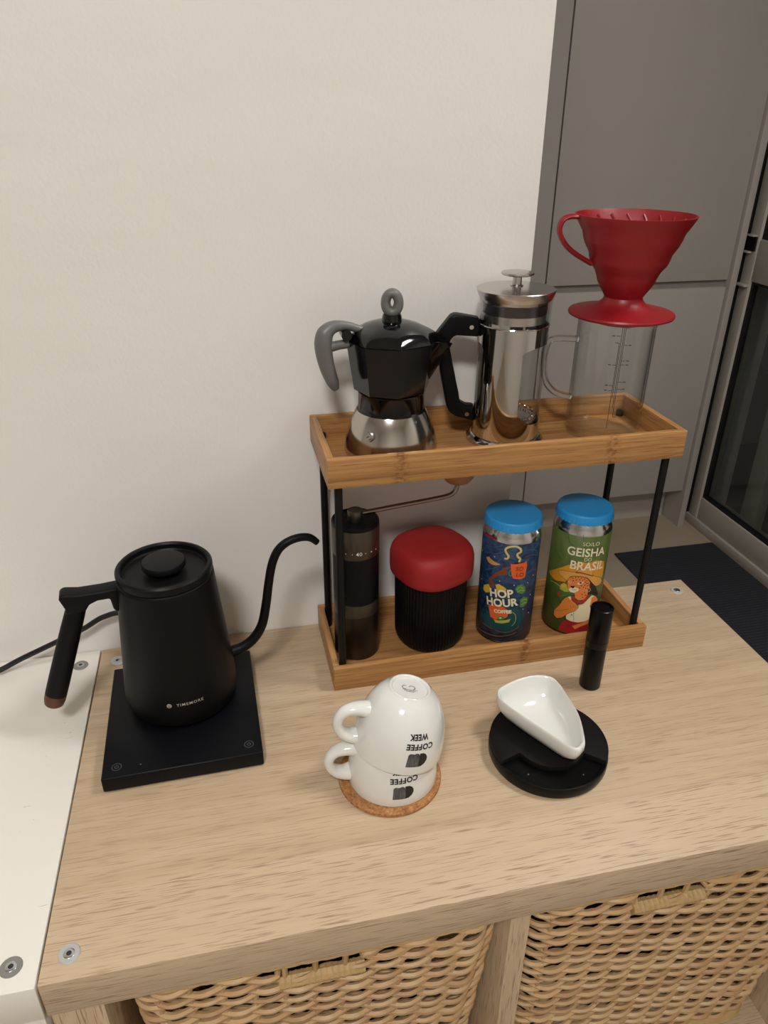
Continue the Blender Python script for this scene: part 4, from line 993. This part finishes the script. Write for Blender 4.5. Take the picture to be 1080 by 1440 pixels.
# ================================================================== TRAVEL MUG (black ribbed cup, red lid)
M_RIB = mat('ribbed_black', (12, 12, 13), 0.42, spec=0.18); M_REDS = mat('red_silicone', (156, 26, 28), 0.6, bump=0.05, bscale=900)
ca = thing('travel_mug', 'black ribbed travel mug with a rounded red silicone lid', 'mug', (0.3848, -0.0535, ZL))
def sq(a, n=2.5):
    a = a - R(22)
    return 1.0 / (abs(math.cos(a)) ** n + abs(math.sin(a)) ** n) ** (1.0 / n)
NR = 62
def ribs(a, z):
    k = 0.0 if z < 0.011 else 1.0
    return sq(a, 2.25) * (1.0 + k * 0.024 * (abs((a * NR / (2 * PI)) % 1.0 - 0.5) * 2 - 0.5))
build('cup', lathe([(0, 0.0), (0.0300, 0.0), (0.0345, 0.0020), (0.0378, 0.0060), (0.0390, 0.0115), (0.0392, 0.02), (0.0398, 0.06), (0.0402, 0.098), (0, 0.098)], NR * 6, rfun=ribs), M_RIB, ca, ang=30)
build('lid', lathe([(0, 0.0960), (0.0400, 0.0945), (0.0425, 0.0930), (0.0440, 0.0950), (0.0446, 0.1000), (0.0447, 0.1130), (0.0444, 0.1180), (0.0430, 0.1240), (0.0402, 0.1284), (0.0360, 0.1308), (0.0280, 0.1322), (0.0150, 0.1328), (0, 0.1329)], 120, rfun=lambda a, z: sq(a, 2.6)), M_REDS, ca, ang=60)
def on_sq(az0, v0, lift):
    def fn(x, y):
        a = az0 + x / 0.046; rr = 0.0446 * sq(a, 2.6) + lift
        return (rr * math.cos(a), rr * math.sin(a), v0 + y)
    return fn
wrap_mesh('embossed_lettering', text_bm('AEROPRESS', width=0.034, height=0.0045, bold=0.0, spacing=1.1), on_sq(R(-80), 0.1065, 0.0007), M_REDS, ca)

# ================================================================== THE TWO CANS
PAL = dict(plum=(150, 40, 66), teal=(22, 70, 76), steam=(206, 186, 112), ochre=(196, 152, 82), skin=(118, 66, 38), leaf=(74, 128, 62), orange=(222, 96, 42), ink=(28, 22, 20), yellow=(212, 176, 62), lime=(170, 176, 66),
           cream=(232, 222, 190), bark=(110, 80, 52), swirl=(58, 92, 126), amber=(212, 146, 34), red=(186, 30, 38), maroon=(130, 36, 28), hat=(216, 156, 76), fur=(228, 130, 62), fur2=(216, 130, 52), gold=(222, 178, 90), cream2=(228, 216, 178), maroonred=(166, 28, 40), vein=(40, 56, 28))
def pal(n): return mat('print_' + n, PAL[n], 0.45)
def night_label():
    m, nt, b = base_mat('night_label')
    n1 = mapped_noise(nt, (1, 1, 1.6), 55, 5, 0.6, 2.2)
    r = ramp(nt, [(0.30, lin((14, 24, 44))), (0.48, lin((26, 50, 84))), (0.58, lin((40, 70, 104))), (0.70, lin((24, 86, 92)))])
    nt.links.new(n1.outputs['Fac'], r.inputs[0]); nt.links.new(r.outputs[0], b.inputs['Base Color']); b.inputs['Roughness'].default_value = 0.4
    return m
def green_label():
    m, nt, b = base_mat('green_label')
    n1 = mapped_noise(nt, (1, 1, 0.5), 30, 4, 0.6, 1.5)
    r = ramp(nt, [(0.30, lin((66, 84, 36))), (0.55, lin((88, 106, 48))), (0.75, lin((98, 116, 56)))])
    nt.links.new(n1.outputs['Fac'], r.inputs[0]); nt.links.new(r.outputs[0], b.inputs['Base Color']); b.inputs['Roughness'].default_value = 0.45
    return m
M_CANAL = mat('can_aluminium', (206, 206, 206), 0.18, 1.0, bump=0.03, bscale=120); M_BLUE = mat('blue_silicone', (38, 146, 214), 0.45)
CR = 0.0330
def can(x, y, label, lm_, art, texts, az0, k=1.0):
    t = thing('drink_can', label, 'can', (x, y, ZL), 0, 'tall coffee cans on the lower tray')
    r = CR * k
    build('body', lathe([(0, 0.0035), (0.0225, 0.0030), (0.0245, 0.0), (0.0262, 0.0), (0.0300, 0.0042), (r - 0.0004, 0.0080), (r - 0.0002, 0.140), (r - 0.0006, 0.1420), (r - 0.0022, 0.1462), (r - 0.0045, 0.1500), (r - 0.0052, 0.1530), (0.0262, 0.1560), (0.0262, 0.1580), (0, 0.1580)], 80), M_CANAL, t)
    lb_ = build('label', lathe([(r - 0.0003, 0.0065), (r, 0.0067), (r, 0.1394), (r - 0.0003, 0.1396)], 80), lm_, t, ang=80)
    nsc = 22
    def scal(a, z): return 1.0 + (0.022 * math.cos(a * 2 * nsc) if z < 0.1540 else 0.0)
    cap = build('cap', lathe([(0, 0.1585), (0.0270, 0.1580), (0.0298, 0.1560), (0.0312, 0.1535), (0.0318, 0.1528), (0.0327, 0.1530), (0.0323, 0.1560), (0.0318, 0.1610), (0.0312, 0.1628), (0.0303, 0.1636), (0.0290, 0.1638), (0.0150, 0.1640), (0, 0.1640)], 176, rfun=scal), M_BLUE, t, ang=40)
    for i, e in enumerate(art):
        lift = 0.00012 + i * 0.000012
        mm = 0.001
        if e[0] == 'p': polys = [[(u * mm, v * mm - FT) for u, v in e[2]]]
        else:
            pts = [tuple(p) for p in catmull([(u * mm, v * mm - FT, 0) for u, v in e[3]], 4)]; polys = stroke_polys([(p[0], p[1]) for p in pts], e[2] * mm)
        wrap_mesh('printed_shape', poly_bm(polys, 0.0025), on_cyl(r, az0, lift), pal(e[1]), lb_)
    for body, u, v, w, h, rot, c, bold in texts:
        wrap_mesh('lettering', text_bm(body, width=w, height=h, bold=bold), on_cyl(r, az0, 0.0011, u, v - FT, rot), pal(c), lb_)
    return t
can(0.4765, -0.0615, 'tall blue illustrated coffee can lettered HOP HOUR with blue cap', night_label(), ART_NIGHT,
    [('HOP', -0.0045, 0.0805, 0.0270, 0.0112, R(9), 'cream', 0.035), ('HOUR', -0.0030, 0.0682, 0.0370, 0.0112, R(9), 'cream', 0.035), ('COFFEE', -0.0010, 0.0563, 0.0200, 0.0050, R(6), 'cream', 0.05),
     ('SO', 0.0132, 0.1150, 0.0085, 0.0052, R(-4), 'maroon', 0.0), ('LO', 0.0145, 0.1072, 0.0085, 0.0052, R(-4), 'maroon', 0.0)], R(-115))
can(0.5633, -0.0618, 'tall green illustrated coffee can lettered GEISHA DO BRASIL with blue cap', green_label(), ART_GREEN,
    [('SO/LO', 0.0062, 0.1372, 0.0190, 0.0048, 0, 'cream', 0.0), ('GEISHA', 0.0030, 0.1262, 0.0440, 0.0112, R(0), 'cream', 0.02), ('DO', 0.0048, 0.1172, 0.0080, 0.0046, 0, 'cream', 0.0), ('BRASIL', 0.0065, 0.1080, 0.0400, 0.0115, R(-2), 'cream', 0.02)], R(-108), 1.012)

# ================================================================== BLACK CAPPED CYLINDER
M_TOOL = mat('tool_black', (8, 8, 9), 0.28, spec=0.18)
tl = thing('stirring_tool', 'slim black capped cylinder standing on the oak top before the rack', 'tool', (0.5404, -0.1690, H))
build('lower_tube', lathe([(0, 0.0), (0.0108, 0.0), (0.0115, 0.0010), (0.0115, 0.0560), (0, 0.0560)], 48), M_TOOL, tl)
build('cap', lathe([(0, 0.0562), (0.0116, 0.0562), (0.0119, 0.0568), (0.0120, 0.1030), (0.0117, 0.1048), (0.0108, 0.1053), (0.0100, 0.1050), (0.0096, 0.1035), (0, 0.1032)], 48), M_TOOL, tl)
build('seam_ring', lathe([(0.0114, 0.0640), (0.01205, 0.0641), (0.01205, 0.0648), (0.0114, 0.0649)], 48), M_GRB, tl)

# ================================================================== CORK COASTER AND CUPS
def cork():
    m, nt, b = base_mat('cork')
    n1 = mapped_noise(nt, (1, 1, 1), 330, 4, 0.7); vo = N(nt, 'ShaderNodeTexVoronoi'); vo.inputs['Scale'].default_value = 420
    tc = N(nt, 'ShaderNodeTexCoord'); nt.links.new(tc.outputs['Object'], vo.inputs['Vector'])
    r = ramp(nt, [(0.30, lin((118, 72, 36))), (0.46, lin((176, 122, 70))), (0.7, lin((202, 152, 98)))]); nt.links.new(n1.outputs['Fac'], r.inputs[0])
    col = mixc(nt, 0.35, r.outputs[0], mixc(nt, ramp_out(nt, vo.outputs['Distance'], 0.2, 0.7, 0.0, 1.0), r.outputs[0], lin((110, 66, 34))))
    n2 = mapped_noise(nt, (1, 1, 1), 40, 2, 0.6)
    col = mixc(nt, ramp_out(nt, n2.outputs['Fac'], 0.56, 0.68, 0, 0.45), col, lin((120, 62, 40)))
    nt.links.new(col, b.inputs['Base Color']); b.inputs['Roughness'].default_value = 0.85
    bp = N(nt, 'ShaderNodeBump'); bp.inputs['Strength'].default_value = 0.4; bp.inputs['Distance'].default_value = 0.0008
    nt.links.new(n1.outputs['Fac'], bp.inputs['Height']); nt.links.new(bp.outputs['Normal'], b.inputs['Normal'])
    return m
co = build('cork_coaster', lathe([(0, 0.0), (0.0486, 0.0), (0.0492, 0.0006), (0.0492, 0.0034), (0.0486, 0.0040), (0, 0.0040)], 80), cork(), loc=(0.2926, -0.2511, H + 0.0001))
tag(co, 'round cork coaster under the stacked white cups', 'coaster')
M_PORC = mat('white_porcelain', (226, 226, 220), 0.12, coat=0.5); M_PBLK = mat('print_black', (22, 20, 20), 0.4)
def stripe_grey():
    m, nt, b = base_mat('print_grey')
    n1 = mapped_noise(nt, (14, 14, 1), 60, 2, 0.5)
    r = ramp(nt, [(0.4, lin((62, 61, 60))), (0.6, lin((92, 91, 90)))]); nt.links.new(n1.outputs['Fac'], r.inputs[0]); nt.links.new(r.outputs[0], b.inputs['Base Color']); b.inputs['Roughness'].default_value = 0.4
    return m
M_PGREY = stripe_grey()
CUPO = [(0.0425, 0.0004), (0.0427, 0.003), (0.0425, 0.010), (0.0417, 0.019), (0.0400, 0.029), (0.0372, 0.039), (0.0332, 0.048), (0.0285, 0.0552), (0.0240, 0.0598), (0.0208, 0.0622), (0.0194, 0.0636)]
CUPI = [(0.0, 0.0575), (0.0150, 0.0568), (0.0240, 0.0535), (0.0300, 0.0470), (0.0342, 0.0385), (0.0368, 0.0290), (0.0384, 0.0190), (0.0392, 0.0100), (0.0395, 0.0030), (0.0400, 0.0006), (0.0412, 0.0)]
def cup_r(z):
    for (r0, z0_), (r1, z1_) in zip(CUPO[:-1], CUPO[1:]):
        if z <= z1_: return r0 + (r1 - r0) * max(0, (z - z0_)) / (z1_ - z0_)
    return CUPO[-1][0]
def cup(label, loc, tilt, az_text, az_handle, week):
    t = thing('coffee_cup', label, 'cup', loc, 0, 'upturned porcelain cups')
    if tilt:
        n = Vector((tilt[0], tilt[1], 1)).normalized(); t.rotation_mode = 'QUATERNION'; t.rotation_quaternion = Vector((0, 0, 1)).rotation_difference(n)
    prof = CUPI + CUPO + [(0.0188, 0.0646), (0.0176, 0.0646), (0.0166, 0.0636), (0.0160, 0.0622), (0, 0.0620)]
    build('bowl', lathe(prof, 96), M_PORC, t, ang=60)
    f = vplane(az_handle - PI)
    hpth = catmull([f(s, z, 0) for s, z in ((-0.0270, 0.0370), (-0.0410, 0.0395), (-0.0530, 0.0375), (-0.0595, 0.0310), (-0.0605, 0.0225), (-0.0560, 0.0140), (-0.0480, 0.0095), (-0.0400, 0.0095))], 6)
    build('handle', tube(hpth, lerp_list([0.0090, 0.0066, 0.0052, 0.0049, 0.0049, 0.0053, 0.0062, 0.0078], len(hpth)), 16, flat=1.25, side=f(0, 0, 1)), M_PORC, t)
    # emblem and lettering, printed the right way up for a standing cup
    blk = [(-0.0105, -0.0070), (0.0012, -0.0070), (0.0012, 0.0040)]
    hump = lambda cx, w, h0: [(cx + w * math.cos(PI * i / 8), h0 + 0.0026 * math.sin(PI * i / 8)) for i in range(9)]
    blk += hump(-0.0018, 0.0030, 0.0042)[0:] + hump(-0.0073, 0.0026, 0.0040) 
    wrap_mesh('emblem', poly_bm([blk], 0.0015), on_cyl(cup_r, az_text, 0.00015, 0, 0.0165), M_PGREY, t)
    dsh = [(0.0012, -0.0070), (0.0040, -0.0066), (0.0072, -0.0046), (0.0090, -0.0015), (0.0092, 0.0015), (0.0078, 0.0046), (0.0050, 0.0064), (0.0012, 0.0066)]
    wrap_mesh('emblem_half_disc', poly_bm([dsh], 0.0015), on_cyl(cup_r, az_text, 0.00017, 0, 0.0165), M_PBLK, t)
    wrap_mesh('lettering', text_bm('COFFEE', width=0.0262, height=0.0058, bold=0.042, spacing=1.08), on_cyl(cup_r, az_text + R(1), 0.00018, 0, 0.0292, 0, True), M_PBLK, t)
    wrap_mesh('lettering', text_bm('WEEK', width=0.0180, height=0.0058, bold=0.042, spacing=1.08), on_cyl(cup_r, az_text + R(-2), 0.00018, 0, 0.0380, 0, True), M_PBLK, t)
    # small maker's stamp inside the foot ring: two crescents over three lines of fine print
    st = []
    for cx, r_, a0, a1 in ((-0.0042, 0.0026, 70, 290), (0.0022, 0.0028, -70, 160)):
        pts = [(cx + r_ * math.cos(R(a0 + (a1 - a0) * i / 14)), 0.0016 + r_ * math.sin(R(a0 + (a1 - a0) * i / 14))) for i in range(15)]; st += stroke_polys(pts, 0.0007)
    for y_, h_ in ((-0.0018, 0.0066), (-0.0032, 0.0050), (-0.0044, 0.0036)):
        x_ = -h_
        while x_ < h_: st += stroke_polys([(x_, y_), (x_ + 0.0009, y_)], 0.0007); x_ += 0.0013
    wrap_mesh('maker_stamp', poly_bm(st, 0.004), flat_on(0.06215, 0, 0, R(-12)), M_PBLK, t)
    return t
cup('lower white porcelain cup upside down on the cork coaster', (0.2954, -0.2499, H + 0.0042), None, R(-88), R(180), True)
cup('upper white porcelain cup stacked upside down and leaning on the lower cup', (0.2990, -0.2500, H + 0.0400), (0.2026, 0.0544), R(-81), R(180), True)

# ================================================================== ROUND STAND AND DOSING DISH
M_STAND = mat('stand_matte', (20, 17, 17), 0.6, spec=0.16, bump=0.05, bscale=700); M_STANDG = mat('stand_satin', (9, 9, 10), 0.3, spec=0.18)
sd = thing('round_stand', 'round black stand with a crescent cut-out on the oak top', 'stand', (0.4520, -0.2554, H))
build('body', lathe([(0, 0.0), (0.0555, 0.0), (0.0570, 0.0012), (0.0580, 0.0040), (0.0582, 0.0105), (0.0577, 0.0124), (0.0566, 0.0130), (0.0545, 0.0128), (0.0535, 0.0118), (0, 0.0116)], 96), M_STANDG, sd, ang=30)
tp = MB(); outer = [R(-41 + 238 * i / 70) for i in range(71)]; inner = [R(-163 + 122 * i / 36) for i in range(37)]
po = [(0.0573 * math.cos(a), 0.0573 * math.sin(a)) for a in outer] + [(0.0352 * math.cos(a), 0.0352 * math.sin(a)) for a in inner]
tpm = prism(po, 0.0068, lambda x, y, n: (x, y, 0.0153 + n))
build('top_plate', tpm, M_STAND, sd, bevel=0.0007, ang=30)
for a in (-136, -68):
    build('pin_dot', lathe([(0, 0.0124), (0.0007, 0.0124), (0.0007, 0.0116)], 12, cx=0.0465 * math.cos(R(a)), cy=0.0465 * math.sin(R(a))), M_STEEL, sd)

RIM = [(412.6, -210.6), (418.9, -203.4), (440.8, -195.0), (461.5, -193.1), (475.9, -198.9), (479.9, -210.7), (480.6, -222.6), (479.9, -255.9), (471.2, -287.7), (465.3, -295.7), (458.3, -298.8), (451.5, -292.8), (437.1, -268.8), (423.8, -246.1), (415.1, -229.5), (411.3, -220.0)]
DC = (0.4500, -0.2380)
rim = catmull([(x / 1000 - DC[0], y / 1000 - DC[1], 0) for x, y in RIM], 6, closed=True)
db = MB(); nn = len(rim); rings = []
for k, z, tipk in ((0.0, 0.0, 0), (0.42, 0.0, 0), (0.60, 0.0012, 0), (0.84, 0.0070, 0), (0.965, 0.0140, 0), (1.01, 0.0205, 0), (1.008, 0.0260, 0), (0.995, 0.0280, 0), (0.975, 0.0286, 0), (0.950, 0.0280, 0), (0.925, 0.0255, 0), (0.88, 0.0190, 0), (0.78, 0.0110, 0), (0.60, 0.0055, 0), (0.35, 0.0036, 0), (0.0, 0.0032, 0)):
    if k == 0.0: rings.append([len(db.v)]); db.v.append((0, 0, z)); continue
    ids = []
    for p in rim:
        ids.append(len(db.v)); db.v.append((p.x * k, p.y * k, z))
    rings.append(ids)
for a, b in zip(rings[:-1], rings[1:]):
    for i in range(nn):
        j = (i + 1) % nn
        if len(a) == 1: db.f.append((a[0], b[j], b[i]))
        elif len(b) == 1: db.f.append((a[i], a[j], b[0]))
        else: db.f.append((a[i], a[j], b[j], b[i]))
ds = build('dosing_dish', db, M_PORC, ang=70, loc=(DC[0], DC[1], H + 0.0188))
tag(ds, 'white porcelain teardrop dosing dish lying on the round black stand', 'dish')
